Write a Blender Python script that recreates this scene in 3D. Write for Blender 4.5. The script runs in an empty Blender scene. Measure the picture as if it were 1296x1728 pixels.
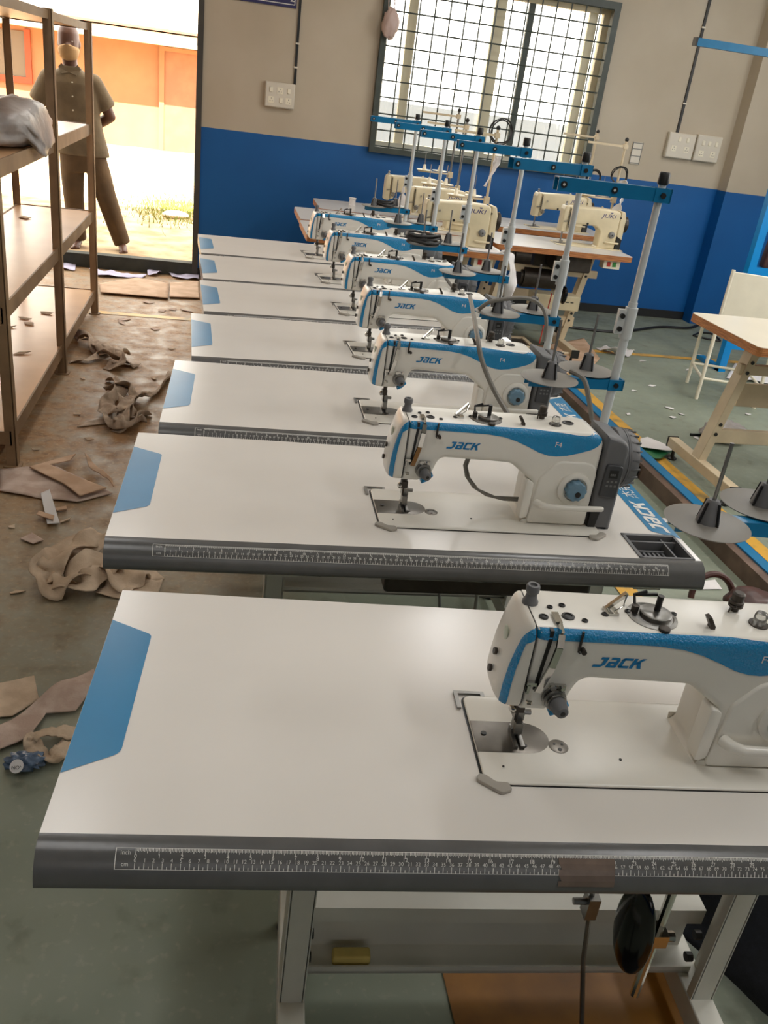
import bpy, math, random
from mathutils import Vector, Matrix, Euler
from mathutils.bvhtree import BVHTree
from mathutils.geometry import tessellate_polygon
PI = math.pi
sc = bpy.context.scene
COL = sc.collection

# ------------------------------------------------------------------ camera
CAM = Vector((0, 0, 1.5436))
F = 1454.68
RV = Vector((0.97611, -0.18038, 0.12115)); 
_yaw, _pit, _rol = -0.2225, 0.4501, 0.1348
_fw = Vector((-math.sin(_yaw)*math.cos(_pit), math.cos(_yaw)*math.cos(_pit), -math.sin(_pit)))
_r0 = Vector((math.cos(_yaw), math.sin(_yaw), 0)); _u0 = _r0.cross(_fw)
CR = _r0*math.cos(_rol) + _u0*math.sin(_rol)
CU = -_r0*math.sin(_rol) + _u0*math.cos(_rol)
cam = bpy.data.cameras.new('camera'); cam.sensor_fit = 'VERTICAL'; cam.sensor_height = 36.0
cam.lens = 36.0*F/1728; cam.clip_start = 0.05; cam.clip_end = 200
co = bpy.data.objects.new('camera', cam); COL.objects.link(co)
M = Matrix((CR, CU, -_fw)).transposed().to_4x4(); M.translation = CAM
co.matrix_world = M
sc.camera = co

def at(px, py, z=0.0):
    """point of the photograph carried on to the level z (how the floor plan was surveyed)"""
    d = _fw + CR*((px-648)/F) - CU*((py-864)/F)
    return CAM + d*((z-CAM.z)/d.z)
def aty(px, py, y):
    d = _fw + CR*((px-648)/F) - CU*((py-864)/F)
    return CAM + d*(y/d.y)

# ------------------------------------------------------------------ colour management, world, lights
vs = sc.view_settings
sc.display_settings.display_device = 'sRGB'
vs.view_transform = 'Standard'; vs.look = 'None'; vs.gamma = 1.0; vs.use_curve_mapping = False
vs.exposure = 0.12
sc.cycles.use_denoising = True
sc.cycles.max_bounces = 10
sc.cycles.diffuse_bounces = 5
sc.cycles.caustics_reflective = False; sc.cycles.caustics_refractive = False
sc.cycles.sample_clamp_indirect = 6.0

world = bpy.data.worlds.new('sky'); sc.world = world; world.use_nodes = True
wn = world.node_tree.nodes; wl = world.node_tree.links
bg = wn['Background']; bg.inputs[0].default_value = (1.0, 0.95, 0.86, 1); bg.inputs[1].default_value = 5.5

def light(name, kind, loc, energy, color, rot=None, aim=None, **kw):
    l = bpy.data.lights.new(name, kind); l.energy = energy; l.color = color
    for k, v in kw.items(): setattr(l, k, v)
    o = bpy.data.objects.new(name, l); COL.objects.link(o); o.location = loc
    if aim is not None: o.rotation_euler = (Vector(aim)-Vector(loc)).to_track_quat('-Z', 'Y').to_euler()
    return o
light('sun', 'SUN', (0, -5, 12), 28.0, (1.0, 0.93, 0.82), aim=(1.2, 5.0, 0.2-0.2), angle=0.01)
# added fill lights, unseen: under the ceiling, by the right wall, behind the camera
for lx, en in ((-0.6, 8.0), (1.6, 13.0), (3.8, 26.0)):
    for ly in (0.2, 2.6, 5.0):
        light('tube_lamp', 'AREA', (lx, ly, 3.1), en, (1.0, 0.985, 0.97), aim=(lx, ly, 0), shape='RECTANGLE', size=0.25, size_y=1.2)
light('room_fill', 'AREA', (5.3, 3.0, 2.0), 92.0, (1.0, 0.98, 0.95), aim=(2.4, 4.4, 0.5), shape='RECTANGLE', size=3.0, size_y=1.4)  # added fill for the right side; the wall has no opening
light('room_fill', 'AREA', (0.6, -3.8, 2.1), 14.0, (0.98, 0.98, 1.0), aim=(0.8, 2.0, 0.8), shape='RECTANGLE', size=3.6, size_y=1.4)  # weak added fill from behind the camera, no window there
for nm, loc, sx, sy in (('door_portal', (-1.4, 7.5, 1.3), 2.4, 2.6), ('window_portal', (2.04, 7.5, 1.74), 1.8, 1.2)):
    o = light(nm, 'AREA', loc, 1.0, (1, 1, 1), aim=(loc[0], 0, loc[2]), shape='RECTANGLE', size=sx, size_y=sy)
    o.data.cycles.is_portal = True

# ------------------------------------------------------------------ materials
def S(r, g, b):
    f = lambda c: (c/255/12.92) if c/255 <= 0.04045 else ((c/255+0.055)/1.055)**2.4
    return (f(r), f(g), f(b), 1)
MATS = {}
def mat(name, col, rough=0.5, metal=0.0, var=0.0, vscale=8.0, bump=0.0, bscale=60.0, col2=None, lo=0.4, hi=0.65, spec=0.5, coat=0.0, alpha=1.0, trans=0.0, stretch=None, detail=5.0):
    m = bpy.data.materials.new(name); m.use_nodes = True
    nt = m.node_tree; b = nt.nodes['Principled BSDF']
    b.inputs['Base Color'].default_value = col
    b.inputs['Roughness'].default_value = rough; b.inputs['Metallic'].default_value = metal
    b.inputs['Specular IOR Level'].default_value = spec
    b.inputs['Coat Weight'].default_value = coat
    b.inputs['Alpha'].default_value = alpha
    b.inputs['Transmission Weight'].default_value = trans
    tc = nt.nodes.new('ShaderNodeTexCoord'); src = tc.outputs['Object']
    if stretch:
        mp = nt.nodes.new('ShaderNodeMapping'); mp.inputs['Scale'].default_value = stretch
        nt.links.new(src, mp.inputs['Vector']); src = mp.outputs['Vector']
    if col2 is not None or var:
        n = nt.nodes.new('ShaderNodeTexNoise'); n.inputs['Scale'].default_value = vscale; n.inputs['Detail'].default_value = detail
        nt.links.new(src, n.inputs['Vector'])
        r = nt.nodes.new('ShaderNodeValToRGB'); r.color_ramp.elements[0].position = lo; r.color_ramp.elements[1].position = hi
        c2 = col2 if col2 is not None else tuple(c*(1-var) for c in col[:3])+(1,)
        r.color_ramp.elements[0].color = c2; r.color_ramp.elements[1].color = col
        nt.links.new(n.outputs['Fac'], r.inputs['Fac']); nt.links.new(r.outputs['Color'], b.inputs['Base Color'])
    if bump:
        n2 = nt.nodes.new('ShaderNodeTexNoise'); n2.inputs['Scale'].default_value = bscale; n2.inputs['Detail'].default_value = 3
        nt.links.new(src, n2.inputs['Vector'])
        bp = nt.nodes.new('ShaderNodeBump'); bp.inputs['Strength'].default_value = bump; bp.inputs['Distance'].default_value = 0.01
        nt.links.new(n2.outputs['Fac'], bp.inputs['Height']); nt.links.new(bp.outputs['Normal'], b.inputs['Normal'])
    MATS[name] = m
    return m
LAMW = mat('white laminate', S(228, 223, 216), 0.22, var=0.05, vscale=3, spec=0.5)
GREY = mat('grey vinyl edge', S(98, 97, 96), 0.25, var=0.12, vscale=20, bump=0.02, bscale=150)
STIK = mat('blue sticker', S(0, 122, 172), 0.28, var=0.08, vscale=6)
INK = mat('white ink', S(226, 224, 218), 0.5)
TAPE = mat('brown tape', S(122, 104, 92), 0.35, var=0.25, vscale=40)
MWHT = mat('white machine enamel', S(228, 224, 214), 0.28, var=0.04, vscale=10)
MBLU = mat('blue machine enamel', S(0, 134, 190), 0.15, bump=0.40, bscale=330, spec=0.6)
LOGO = mat('blue print', S(0, 116, 172), 0.4)
DGRY = mat('dark grey plastic', S(104, 104, 105), 0.5, var=0.08, vscale=20)
MGRY = mat('grey plastic', S(120, 120, 118), 0.45, var=0.08, vscale=20)
BLK = mat('black plastic', S(24, 23, 22), 0.4)
BLKG = mat('black gloss', S(14, 13, 13), 0.12)
CHR = mat('chrome', S(205, 203, 198), 0.12, metal=1.0)
STL = mat('steel', S(150, 148, 144), 0.35, metal=1.0, var=0.15, vscale=30)
RUBC = mat('grey rubber', S(160, 154, 144), 0.6)
PLATE = mat('needle plate steel', S(110, 105, 98), 0.3, metal=0.85, var=0.2, vscale=30)
DSTL = mat('dark metal', S(74, 68, 62), 0.45, metal=0.7, var=0.2, vscale=30)
ALU = mat('pale plastic tube', S(205, 208, 206), 0.3, var=0.06, vscale=12)
BARM = mat('blue painted steel', S(0, 112, 160), 0.35, var=0.08, vscale=20)
DISC = mat('grey spool disc', S(128, 124, 117), 0.45, var=0.06, vscale=15)
FRM = mat('white frame paint', S(208, 206, 195), 0.4, var=0.07, vscale=8)
FRMD = mat('beige frame paint', S(212, 194, 162), 0.45, var=0.15, vscale=8)
CREAM = mat('cream machine enamel', S(218, 204, 170), 0.35, var=0.10, vscale=12)
CREAM2 = mat('cream paint', S(246, 238, 216), 0.4, var=0.06, vscale=8)
PLY = mat('plywood edge', S(196, 130, 74), 0.5, col2=S(140, 84, 44), vscale=30, stretch=(0.4, 0.4, 12))
LAMC = mat('cream laminate', S(236, 228, 208), 0.3, var=0.04, vscale=4)
LAMG = mat('grey white laminate', S(205, 202, 198), 0.3, var=0.06, vscale=4)
WOOD = mat('shelf board', S(226, 184, 140), 0.32, col2=S(212, 168, 124), vscale=3)
RACK = mat('shelf frame paint', S(152, 124, 92), 0.5, col2=S(126, 100, 72), vscale=5)
CARD = mat('cardboard', S(212, 180, 152), 0.8, col2=S(190, 156, 126), vscale=9)
PAPER = mat('white paper', S(226, 222, 220), 0.7, var=0.06, vscale=9)
LILAC = mat('lilac paper', S(205, 200, 225), 0.7, var=0.08, vscale=9)
CLOTH = mat('beige fabric', S(214, 192, 166), 0.9, col2=S(190, 166, 140), vscale=14, bump=0.15, bscale=200)
CLOTHP = mat('pale pink fabric', S(206, 186, 172), 0.9, col2=S(180, 156, 140), vscale=14, bump=0.15, bscale=200)
CLOTHG = mat('grey brown fabric', S(206, 186, 164), 0.9, col2=S(160, 140, 120), vscale=16, bump=0.15, bscale=200)
POLY = mat('grey white bag', S(176, 170, 166), 0.4, col2=S(150, 142, 136), vscale=8, bump=0.3, bscale=25)
PINK = mat('pink plastic bag', S(214, 190, 182), 0.4, var=0.12, vscale=12, bump=0.3, bscale=30)
DENIM = mat('dark denim', S(22, 26, 34), 0.9, var=0.3, vscale=80, bump=0.2, bscale=300)
LEATH = mat('dark brown leather', S(84, 48, 40), 0.45, col2=S(60, 34, 28), vscale=12)
CABLE = mat('grey cable', S(120, 116, 108), 0.45)
CABLK = mat('black cable', S(30, 28, 27), 0.5)
SWITCH = mat('switch plastic', S(222, 214, 198), 0.35, var=0.04, vscale=8)
GRILL = mat('green grey grille paint', S(70, 78, 72), 0.5, var=0.2, vscale=14)
WFRAME = mat('cream window frame', S(214, 206, 178), 0.5)
DFRAME = mat('door frame paint', S(74, 70, 64), 0.55, var=0.15, vscale=8)
ORANGE = mat('orange outer wall', S(156, 110, 80), 0.9, var=0.12, vscale=2)
LIME = mat('pale limewash', S(240, 228, 206), 0.9, var=0.06, vscale=2)
BROWND = mat('brown outer door', S(146, 100, 74), 0.7, var=0.15, vscale=5)
REDW = mat('red wood frame', S(150, 62, 30), 0.6, var=0.15, vscale=5)
DARKG = mat('dim window pane', S(96, 82, 62), 0.35)
SOIL = mat('pale soil', S(190, 164, 128), 0.95, col2=S(150, 122, 88), vscale=5, bump=0.5, bscale=18, lo=0.35, hi=0.6)
GRASS = mat('dry grass', S(104, 128, 44), 0.9, col2=S(140, 136, 70), vscale=12)
BLUEG = mat('blue grey outer wall', S(92, 95, 98), 0.9, var=0.08, vscale=2)
def thin_glass():
    m = bpy.data.materials.new('window glass'); m.use_nodes = True; nt = m.node_tree; nt.nodes.remove(nt.nodes['Principled BSDF'])
    t = nt.nodes.new('ShaderNodeBsdfTransparent'); t.inputs[0].default_value = (.96, .97, .96, 1); g = nt.nodes.new('ShaderNodeBsdfGlossy'); g.inputs['Roughness'].default_value = .05
    x = nt.nodes.new('ShaderNodeMixShader'); x.inputs[0].default_value = .06; nt.links.new(t.outputs[0], x.inputs[1]); nt.links.new(g.outputs[0], x.inputs[2]); nt.links.new(x.outputs[0], nt.nodes['Material Output'].inputs[0]); return m
GLASS = thin_glass()
SKIN = mat('dark skin', S(96, 62, 46), 0.5, var=0.1, vscale=12)
SHIRT = mat('khaki shirt cloth', S(118, 102, 78), 0.9, var=0.25, vscale=9, bump=0.4, bscale=14)
TROUS = mat('brown trouser cloth', S(98, 76, 50), 0.9, var=0.25, vscale=9, bump=0.4, bscale=12)
MASK = mat('beige face mask cloth', S(172, 138, 96), 0.85, var=0.05, vscale=20)
SKYB = mat('bright blue paint', S(0, 140, 215), 0.35, var=0.06, vscale=8)
YPAD = mat('yellow sponge', S(214, 190, 110), 0.8, var=0.1, vscale=30)
GREENP = mat('green printed plastic', S(50, 120, 74), 0.35, var=0.2, vscale=20)
CLEAR = mat('clear plastic dome', S(235, 235, 230), 0.08, trans=0.85)
BLUP = mat('blue wrapper foil', S(104, 124, 150), 0.25, var=0.4, vscale=60, bump=0.5, bscale=60)
REDP = mat('red plastic', S(190, 50, 40), 0.4)
GRNP = mat('green plastic', S(60, 150, 70), 0.4)
JBLUE = mat('dark blue print', S(36, 40, 110), 0.4)
SIGN = mat('navy sign board', S(38, 36, 88), 0.45)
DIAL = mat('blue grey dial', S(112, 146, 168), 0.25, var=0.15, vscale=60)
LED = mat('badge print', S(190, 196, 176), 0.3)
GLASSD = mat('frosted window glass', S(240, 240, 236), 0.25, trans=1.0)

def wall_paint():
    m = bpy.data.materials.new('two tone wall paint'); m.use_nodes = True
    nt = m.node_tree; b = nt.nodes['Principled BSDF']
    tc = nt.nodes.new('ShaderNodeTexCoord'); sp = nt.nodes.new('ShaderNodeSeparateXYZ'); nt.links.new(tc.outputs['Object'], sp.inputs[0])
    nz = nt.nodes.new('ShaderNodeTexNoise'); nz.inputs['Scale'].default_value = 1.6; nz.inputs['Detail'].default_value = 8; nt.links.new(tc.outputs['Object'], nz.inputs['Vector'])
    def ramp(c1, c2):
        r = nt.nodes.new('ShaderNodeValToRGB'); r.color_ramp.elements[0].position = 0.3; r.color_ramp.elements[1].position = 0.65
        r.color_ramp.elements[0].color = c1; r.color_ramp.elements[1].color = c2; nt.links.new(nz.outputs['Fac'], r.inputs['Fac']); return r
    up = ramp(S(186, 173, 151), S(199, 187, 167)); dn = ramp(S(0, 84, 150), S(2, 94, 164))
    gt = nt.nodes.new('ShaderNodeMath'); gt.operation = 'GREATER_THAN'; gt.inputs[1].default_value = 1.136; nt.links.new(sp.outputs['Z'], gt.inputs[0])
    mx = nt.nodes.new('ShaderNodeMix'); mx.data_type = 'RGBA'; nt.links.new(gt.outputs[0], mx.inputs[0])
    nt.links.new(dn.outputs[0], mx.inputs[6]); nt.links.new(up.outputs[0], mx.inputs[7]); nt.links.new(mx.outputs[2], b.inputs['Base Color'])
    b.inputs['Roughness'].default_value = 0.55
    bp = nt.nodes.new('ShaderNodeBump'); bp.inputs['Strength'].default_value = 0.08; n2 = nt.nodes.new('ShaderNodeTexNoise'); n2.inputs['Scale'].default_value = 30
    nt.links.new(tc.outputs['Object'], n2.inputs['Vector']); nt.links.new(n2.outputs['Fac'], bp.inputs['Height']); nt.links.new(bp.outputs['Normal'], b.inputs['Normal'])
    return m
WALL = wall_paint()

def floor_paint():
    m = bpy.data.materials.new('green floor paint with dust'); m.use_nodes = True
    nt = m.node_tree; b = nt.nodes['Principled BSDF']; L = nt.links.new
    tc = nt.nodes.new('ShaderNodeTexCoord'); sp = nt.nodes.new('ShaderNodeSeparateXYZ'); L(tc.outputs['Object'], sp.inputs[0])
    def noise(s, d=6):
        n = nt.nodes.new('ShaderNodeTexNoise'); n.inputs['Scale'].default_value = s; n.inputs['Detail'].default_value = d; L(tc.outputs['Object'], n.inputs['Vector']); return n
    def math_(op, a, bb):
        n = nt.nodes.new('ShaderNodeMath'); n.operation = op; n.use_clamp = False
        for i, v in enumerate((a, bb)):
            if isinstance(v, (int, float)): n.inputs[i].default_value = v
            else: L(v, n.inputs[i])
        return n.outputs[0]
    def ramp(src, p0, p1, c0=(0, 0, 0, 1), c1=(1, 1, 1, 1)):
        r = nt.nodes.new('ShaderNodeValToRGB'); r.color_ramp.elements[0].position = p0; r.color_ramp.elements[1].position = p1
        r.color_ramp.elements[0].color = c0; r.color_ramp.elements[1].color = c1; L(src, r.inputs['Fac']); return r.outputs[0]
    def mix(f, a, bb):
        n = nt.nodes.new('ShaderNodeMix'); n.data_type = 'RGBA'
        if isinstance(f, (int, float)): n.inputs[0].default_value = f
        else: L(f, n.inputs[0])
        for i, v in ((6, a), (7, bb)):
            if isinstance(v, tuple): n.inputs[i].default_value = v
            else: L(v, n.inputs[i])
        return n.outputs[2]
    n1 = noise(2.2).outputs['Fac']; n2 = noise(11).outputs['Fac']; n3 = noise(45, 3).outputs['Fac']
    base = mix(ramp(n1, 0.35, 0.65), S(122, 130, 114), S(140, 147, 130))
    # sawdust brown dirt walked in along the aisle by the door
    ax = ramp(sp.outputs['X'], 0.02, 0.42, (1, 1, 1, 1), (0, 0, 0, 1))
    ay = math_('MULTIPLY', math_('ADD', sp.outputs['Y'], -1.5), 0.55); 
    dirt = math_('MULTIPLY', ax, ramp(ay, 0.0, 1.0))
    dirt = math_('MULTIPLY', dirt, math_('ADD', math_('MULTIPLY', ramp(n2, 0.30, 0.62), 0.5), 0.5))
    c = mix(dirt, base, S(160, 121, 80))
    n4 = noise(26, 8).outputs['Fac']; c = mix(math_('MULTIPLY', math_('MULTIPLY', dirt, ramp(n4, 0.50, 0.62)), 0.55), c, S(112, 84, 58))
    c = mix(math_('MULTIPLY', math_('MULTIPLY', dirt, ramp(noise(60, 6).outputs['Fac'], 0.56, 0.66)), 0.5), c, S(196, 164, 122))
    sc2 = math_('MULTIPLY', ramp(n3, 0.58, 0.72), 0.25)
    c = mix(sc2, c, S(178, 170, 150))
    dk = math_('MULTIPLY', ramp(n2, 0.60, 0.75), 0.35)
    c = mix(dk, c, S(76, 70, 58))
    L(c, b.inputs['Base Color'])
    L(ramp(n2, 0.3, 0.7, (0.40, 0.40, 0.40, 1), (0.68, 0.68, 0.68, 1)), b.inputs['Roughness'])
    return m
FLOOR = floor_paint()
YEL = mat('worn yellow floor paint', S(214, 164, 64), 0.45, col2=S(140, 122, 82), vscale=9, lo=0.30, hi=0.52)
YEL2 = mat('yellow ochre floor paint', S(158, 106, 28), 0.5, col2=S(128, 84, 24), vscale=6)
BEAMB = mat('brown trunking', S(110, 88, 74), 0.5, col2=S(84, 64, 52), vscale=10)

# ------------------------------------------------------------------ mesh builder
def cap(poly, off=0, rev=False):
    tr = tessellate_polygon([[Vector((x, z, 0)) for x, z in poly]]); out = []
    for a, b, c in tr:
        P, Q, R_ = poly[a], poly[b], poly[c]; ccw = (Q[0]-P[0])*(R_[1]-P[1])-(Q[1]-P[1])*(R_[0]-P[0]) > 0
        t = (a, b, c) if ccw != rev else (a, c, b)
        out.append(tuple(i+off for i in t))
    return out
class MB:
    def __init__(s): s.v = []; s.f = []; s.m = []
    def add(s, vs, fs, m=0):
        o = len(s.v); s.v += [tuple(v) for v in vs]; s.f += [tuple(i+o for i in f) for f in fs]; s.m += [m]*len(fs); return s
    def box(s, x0, x1, y0, y1, z0, z1, m=0):
        v = [(x, y, z) for z in (z0, z1) for y in (y0, y1) for x in (x0, x1)]
        return s.add(v, [(0, 2, 3, 1), (4, 5, 7, 6), (0, 1, 5, 4), (2, 6, 7, 3), (0, 4, 6, 2), (1, 3, 7, 5)], m)
    def bar(s, p0, p1, w, h, m=0, up=(0, 0, 1)):
        """square bar from p0 to p1, w across, h along up"""
        p0 = Vector(p0); p1 = Vector(p1); d = (p1-p0).normalized(); a = d.cross(Vector(up))
        if a.length < 1e-4: a = d.cross(Vector((1, 0, 0)))
        a.normalize(); b = a.cross(d); v = []
        for p in (p0, p1):
            for sa, sb in ((-1, -1), (1, -1), (1, 1), (-1, 1)): v.append(p+a*(sa*w/2)+b*(sb*h/2))
        return s.add(v, [(3, 2, 1, 0), (4, 5, 6, 7), (0, 1, 5, 4), (1, 2, 6, 5), (2, 3, 7, 6), (3, 0, 4, 7)], m)
    def cyl(s, p0, p1, r0, r1=None, n=16, m=0):
        if r1 is None: r1 = r0
        p0 = Vector(p0); p1 = Vector(p1); d = (p1-p0).normalized()
        a = d.cross(Vector((0, 0, 1)));
        if a.length < 1e-3: a = Vector((1, 0, 0))
        a.normalize(); b = d.cross(a); v = []
        for p, r in ((p0, r0), (p1, r1)):
            for k in range(n): t = 2*PI*k/n; v.append(p+a*(r*math.cos(t))+b*(r*math.sin(t)))
        fs = [(k, (k+1) % n, n+(k+1) % n, n+k) for k in range(n)]+[tuple(range(n-1, -1, -1)), tuple(range(n, 2*n))]
        return s.add(v, fs, m)
    def lathe(s, prof, c=(0, 0, 0), ax=(0, 0, 1), n=24, m=0):
        """prof: list of (radius, height) along ax from c"""
        c = Vector(c); d = Vector(ax).normalized(); a = d.cross(Vector((0, 0, 1)))
        if a.length < 1e-3: a = Vector((1, 0, 0))
        a.normalize(); b = d.cross(a); v = []; fs = []
        for r, h in prof:
            for k in range(n): t = 2*PI*k/n; v.append(c+d*h+a*(r*math.cos(t))+b*(r*math.sin(t)))
        for i in range(len(prof)-1):
            for k in range(n): fs.append((i*n+k, i*n+(k+1) % n, (i+1)*n+(k+1) % n, (i+1)*n+k))
        fs.append(tuple(range(n-1, -1, -1))); L = (len(prof)-1)*n; fs.append(tuple(range(L, L+n)))
        return s.add(v, fs, m)
    def tube(s, pts, r, n=8, m=0, closed=False):
        pts = [Vector(p) for p in pts]; N = len(pts); rr = r if isinstance(r, (list, tuple)) else [r]*N
        v = []; fs = []; prev = None
        for i, p in enumerate(pts):
            if closed: t = pts[(i+1) % N]-pts[i-1]
            else: t = pts[min(i+1, N-1)]-pts[max(i-1, 0)]
            t.normalize()
            if prev is None:
                a = t.cross(Vector((0, 0, 1)));
                if a.length < 1e-2: a = t.cross(Vector((1, 0, 0)))
            else: a = prev-t*prev.dot(t)
            a.normalize(); prev = a; b = t.cross(a)
            for k in range(n): q = 2*PI*k/n; v.append(p+a*(rr[i]*math.cos(q))+b*(rr[i]*math.sin(q)))
        for i in range(N if closed else N-1):
            j = (i+1) % N
            for k in range(n): fs.append((i*n+k, i*n+(k+1) % n, j*n+(k+1) % n, j*n+k))
        if not closed: fs += [tuple(range(n-1, -1, -1)), tuple(range((N-1)*n, N*n))]
        return s.add(v, fs, m)
    def sphere(s, c, r, sc=(1, 1, 1), n=16, k=10, m=0, R=None):
        c = Vector(c); v = []; fs = []
        for i in range(k+1):
            th = PI*i/k
            for j in range(n):
                ph = 2*PI*j/n; q = Vector((r*sc[0]*math.sin(th)*math.cos(ph), r*sc[1]*math.sin(th)*math.sin(ph), r*sc[2]*math.cos(th)))
                if R: q = R @ q
                v.append(c+q)
        for i in range(k):
            for j in range(n): fs.append((i*n+j, (i+1)*n+j, (i+1)*n+(j+1) % n, i*n+(j+1) % n))
        return s.add(v, fs, m)
    def prism(s, poly, y0, y1, m=0, f=None):
        """poly of (x, z) counter-clockwise seen from -y, extruded y0..y1; f maps (x, y, z)"""
        n = len(poly); f = f or (lambda x, y, z: (x, y, z))
        v = [f(x, y0, z) for x, z in poly]+[f(x, y1, z) for x, z in poly]
        fs = (cap(poly)+cap(poly, n, True) if n > 4 else [tuple(range(n)), tuple(range(2*n-1, n-1, -1))])+[(k, n+k, n+(k+1) % n, (k+1) % n) for k in range(n)]
        return s.add(v, fs, m)
    def rprism(s, poly, y0, y1, r, seg=4, m=0, f=None, rad=None):
        f = f or (lambda x, y, z: (x, y, z)); n = len(poly); rings = []
        if rad:
            v = []; fs = []; K = 2*(seg+1)
            for k in range(K):
                t = PI/2*(k if k <= seg else K-1-k)/seg; q1 = [inset(poly, rr*(1-math.sin(t)))[i] for i, rr in enumerate(rad)]
                for i, rr in enumerate(rad):
                    yy = y0+rr*(1-math.cos(t)) if k <= seg else y1-rr*(1-math.cos(t)); x, z = q1[i]
                    if abs(poly[i][0]-max(p[0] for p in poly)) < 1e-6: x = poly[i][0]
                    v.append(f(x, yy if k <= seg else yy, z))
            for i in range(K-1):
                for k in range(n): fs.append((i*n+k, (i+1)*n+k, (i+1)*n+(k+1) % n, i*n+(k+1) % n))
            ip = [v[i][::2] for i in range(n)]; L = (K-1)*n; fs += cap(ip)+cap(ip, L, True)
            return s.add(v, fs, m)
        for k in range(seg+1):
            t = PI/2*k/seg; rings.append((r*(1-math.sin(t)), y0+r*(1-math.cos(t))))
        rings += [(o, y1+y0-y) for o, y in reversed(rings)]
        v = []; fs = []
        for o, y in rings: v += [f(x, y, z) for x, z in inset(poly, o)]
        for i in range(len(rings)-1):
            for k in range(n): fs.append((i*n+k, (i+1)*n+k, (i+1)*n+(k+1) % n, i*n+(k+1) % n))
        ip = inset(poly, r); L = (len(rings)-1)*n; fs += cap(ip)+cap(ip, L, True)
        return s.add(v, fs, m)
    def build(s, name, mats, parent=None, bevel=0, smooth=35, sub=0, solid=0):
        me = bpy.data.meshes.new(name); me.from_pydata(s.v, [], s.f)
        if not isinstance(mats, (list, tuple)): mats = [mats]
        for q in mats: me.materials.append(q)
        me.polygons.foreach_set('material_index', s.m)
        if smooth:
            me.polygons.foreach_set('use_smooth', [True]*len(s.f))
            me.set_sharp_from_angle(angle=math.radians(smooth))
        me.update()
        o = bpy.data.objects.new(name, me); COL.objects.link(o)
        if parent: o.parent = parent
        if solid:
            q = o.modifiers.new('thickness', 'SOLIDIFY'); q.thickness = solid; q.offset = 0
        if sub:
            q = o.modifiers.new('smooth', 'SUBSURF'); q.levels = sub; q.render_levels = sub
        if bevel:
            q = o.modifiers.new('edges', 'BEVEL'); q.width = bevel; q.segments = 2; q.limit_method = 'ANGLE'; q.angle_limit = math.radians(40); q.harden_normals = False
        return o
def inset(poly, d):
    n = len(poly); out = []
    for i in range(n):
        p0, p1, p2 = Vector(poly[i-1]), Vector(poly[i]), Vector(poly[(i+1) % n])
        a = (p1-p0).normalized(); b = (p2-p1).normalized()
        n1 = Vector((-a.y, a.x)); n2 = Vector((-b.y, b.x)); q = (n1+n2)/max(0.3, 1+n1.dot(n2))
        out.append(tuple(p1+q*d))
    return out
def fillet(pts):
    """pts: (x, z) or (x, z, radius); rounded corners"""
    out = []; n = len(pts)
    for i, p in enumerate(pts):
        r = p[2] if len(p) > 2 else 0
        P = Vector(p[:2])
        if r <= 0: out.append(tuple(P)); continue
        a = (Vector(pts[i-1][:2])-P); b = (Vector(pts[(i+1) % n][:2])-P); la, lb = a.length, b.length; a.normalize(); b.normalize()
        ang = a.angle(b); t = min(r/math.tan(ang/2), la*0.48, lb*0.48)
        A = P+a*t; B = P+b*t; k = max(3, int(4*(PI-ang)/PI*2)+2)
        for j in range(k+1):
            u = j/k; out.append(tuple((A*(1-u)+P*u)*(1-u)+(P*(1-u)+B*u)*u))
    return out
def rrect(x0, x1, z0, z1, r): return fillet([(x0, z0, r), (x1, z0, r), (x1, z1, r), (x0, z1, r)])
def flat(x, y, z): return (x, z, -y)       # prism whose polygon lies in plan; y0..y1 = -top..-bottom
def slab(mb, poly, z0, z1, m=0, r=0):
    """plan polygon (x, y) from z0 to z1"""
    f = lambda x, y, z: (x, z, -y)
    return mb.rprism(poly, -z1, -z0, r, 3, m, f) if r else mb.prism(poly, -z1, -z0, m, f)
def tag(o, label=None, cat=None, group=None, kind=None):
    if label: o['label'] = label
    if cat: o['category'] = cat
    if group: o['group'] = group
    if kind: o['kind'] = kind
    return o
def thing(name, label, cat, loc=(0, 0, 0), rz=0, group=None):
    o = bpy.data.objects.new(name, None); o.empty_display_size = 0.1; COL.objects.link(o)
    o.location = loc; o.rotation_euler = (0, 0, rz)
    return tag(o, label, cat, group)
def struct(o): o['kind'] = 'structure'; return o
def kids(o): return [c for c in bpy.data.objects if c.parent == o]
def copy_tree(o, parent=None, skip=()):
    c = o.copy(); COL.objects.link(c); c.parent = parent
    for ch in list(o.children):
        if ch.name.split('.')[0] in skip: continue
        copy_tree(ch, c, skip)
    return c
_gl = {}
def glyphs(text, shear=0.0):
    """outline of a short text as flat (verts, faces, width), cap height about 0.7"""
    k = (text, shear)
    if k not in _gl:
        cu = bpy.data.curves.new('text', 'FONT'); cu.body = text; cu.size = 1.0; cu.shear = shear; cu.resolution_u = 3
        o = bpy.data.objects.new('text', cu); COL.objects.link(o)
        dg = bpy.context.evaluated_depsgraph_get(); me = o.evaluated_get(dg).to_mesh()
        v = [tuple(q.co) for q in me.vertices]; f = [tuple(p.vertices) for p in me.polygons]
        o.evaluated_get(dg).to_mesh_clear(); bpy.data.objects.remove(o); bpy.data.curves.remove(cu)
        w = max([q[0] for q in v] or [0]); _gl[k] = (v, f, w)
    return _gl[k]
def write(mb, text, org, ex, ey, h, m=0, shear=0.0, center=False, wide=1.0):
    """stamp text at org along unit vector ex, up ey, capital height h"""
    v, f, w = glyphs(text, shear); s = h/0.70; org = Vector(org); ex = Vector(ex); ey = Vector(ey)
    o = -w/2 if center else 0
    mb.add([org+ex*((x+o)*s*wide)+ey*(y*s) for x, y, z in v], f, m)
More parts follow.
